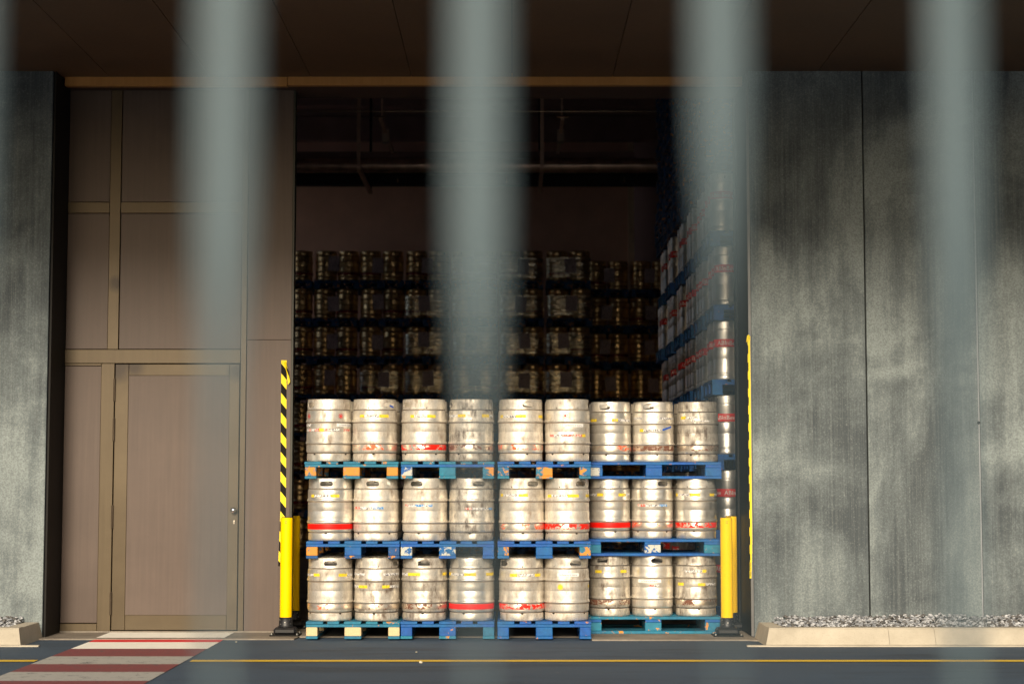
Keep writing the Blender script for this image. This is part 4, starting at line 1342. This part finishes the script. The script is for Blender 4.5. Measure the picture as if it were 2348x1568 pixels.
for si, y0 in enumerate(stackY):
    for lv in range(6):
        z = Z_SLAB + lv * SLEV
        jx, jy = random.uniform(-.02, .02), random.uniform(-.03, .03)
        p = mesh_obj("wooden_pallet", pal_slim, None, (1.94 + jx, y0 + jy, z))
        tag(p, "blue pallet at the %s level of the %s slim keg stack on the right" % (slv[lv], sst[si]), "pallet", "pallets under the slim kegs")
        spots_ = [(0.135, 0.135, 0), (0.135, 0.40, 1), (0.135, 0.665, 2)]
        if si == 0: spots_.append((0.39, 0.135, 3))
        for (dx, dy, pi_) in spots_:
            root = empty("slim_keg", (1.94 + jx + dx + random.uniform(-.008, .008), y0 + jy + dy, z + PH), random.uniform(-1.2, 0.6))
            if si == 0 and pi_ == 0: root.rotation_euler = (0, 0, [-.3, .5, -.25, .12, -.2, -.28][lv])
            wh = ["front corner", "middle", "rear", "inner"][pi_]
            tag(root, "slim keg with red band, %s place, %s level of the %s right-hand stack" % (wh, slv[lv], sst[si]), "keg", GS)
            q = random.randrange(3)
            mesh_obj("keg_body", sb[q], root); c_ = mesh_obj("keg_collar", scl[q], root, rz=random.uniform(0, 3))
            if not (si > 2 and pi_ == 2):
                bnd = mesh_obj("paint_band", sband, root)
                for a in ((0, R(120), R(240)) if si < 2 else (0,)): mesh_obj("lettering", stext, bnd, (0, 0, 0.336), a)
# empty pallets piled on top of these stacks
pal_pile = pallet_single(M['bluedark'])
ORD = "first second third fourth fifth sixth seventh eighth ninth tenth eleventh twelfth thirteenth fourteenth fifteenth sixteenth".split()
nem = [0, 8, 10, 12, 14, 16]
for si, y0 in enumerate(stackY):
    for k in range(nem[si]):
        p = mesh_obj("wooden_pallet", pal_pile, None, (2.36 + random.uniform(-.035, .035), y0 - .2 + random.uniform(-.02, .02), Z_SLAB + 6 * SLEV + k * PH))
        tag(p, "empty blue pallet, %s from the top of the pile on the %s slim keg stack" % (ORD[nem[si] - 1 - k], sst[si]), "pallet", "empty pallets piled on the slim kegs")

# ------------------------------------------------------------ small litter on the yard
lit = [(967, 1514, "pale pebble lying on the yellow lane line"), (548, 1468, "small pale chip on the asphalt in front of the left bollard"), (957, 1491, "small pale chip on the asphalt before the second stack")]
for (xd, yd, lab) in lit:
    Yg = CAM_H * F_PX / (yd - 1100)
    m = MB(); bm = bmesh.new(); bmesh.ops.create_icosphere(bm, subdivisions=1, radius=0.016 if yd > 1500 else 0.009)
    for v_ in bm.verts: v_.co *= random.uniform(.8, 1.2); v_.co.z = v_.co.z * .6 + 0.006
    m.add([v_.co for v_ in bm.verts], [[v_.index for v_ in f.verts] for f in bm.faces]); bm.free()
    o = m.build("pebble", simple("pale pebble", (0.6, 0.55, 0.42), 0.8)); o.location = ((xd - 1174) / F_PX * Yg, Yg, 0.002)
    tag(o, lab, "pebble", "pebbles on the asphalt")

# ------------------------------------------------------------ bar fence right in front of the camera
fence = empty("bar_fence", (-0.0156, 0.805, 0), R(8)); tag(fence, "out-of-focus pale grey metal bar fence close in front of the whole scene", "fence")
for k in range(-14, 15):
    # each bar: blade narrowing to a rod, taper added so its blur fades downward
    zt0, zt1, lo = {-1: (1.49, 1.365, .0038), 0: (1.48, 1.365, .0032), 1: (1.540, 1.410, .0021), 2: (1.50, 1.37, .0048)}.get(k, (1.48, 1.39, .003))
    lv_ = [(0.14, lo), (1.10, lo), (zt1 - .03, lo)] + [(zt1 + (zt0 - zt1) * q / 6, lo + (.0109 - lo) * (3 * (q / 6) ** 2 - 2 * (q / 6) ** 3)) for q in range(0, 7)] + [(zt0 + .04, .0109), (2.30, .0109)]
    m = MB(); vs = []
    for (z, hw) in lv_:
        dd = 0.0045
        vs += [(-hw, -dd * .5, z), (-hw * .6, -dd, z), (hw * .6, -dd, z), (hw, -dd * .5, z), (hw, dd * .5, z), (hw * .6, dd, z), (-hw * .6, dd, z), (-hw, dd * .5, z)]
    fs = [[8 * i + j, 8 * i + (j + 1) % 8, 8 * i + 8 + (j + 1) % 8, 8 * i + 8 + j] for i in range(len(lv_) - 1) for j in range(8)]
    fs += [list(range(7, -1, -1)), list(range(8 * len(lv_) - 8, 8 * len(lv_)))]
    m.add(vs, fs)
    m.build("fence_bar", M['fence'], fence, (k * 0.1144, 0, 0))
for z in (0.12, 2.32):
    m = MB(); m.cbox(-1.75, 1.75, -0.02, 0.02, z - 0.02, z + 0.018, 0.003); m.build("fence_rail", M['fence'], fence)
for xx in (-1.78, 1.78):
    m = MB(); m.cbox(xx - 0.03, xx + 0.03, -0.03, 0.03, 0.0, 2.42, 0.004); m.build("fence_post", M['fence'], fence)
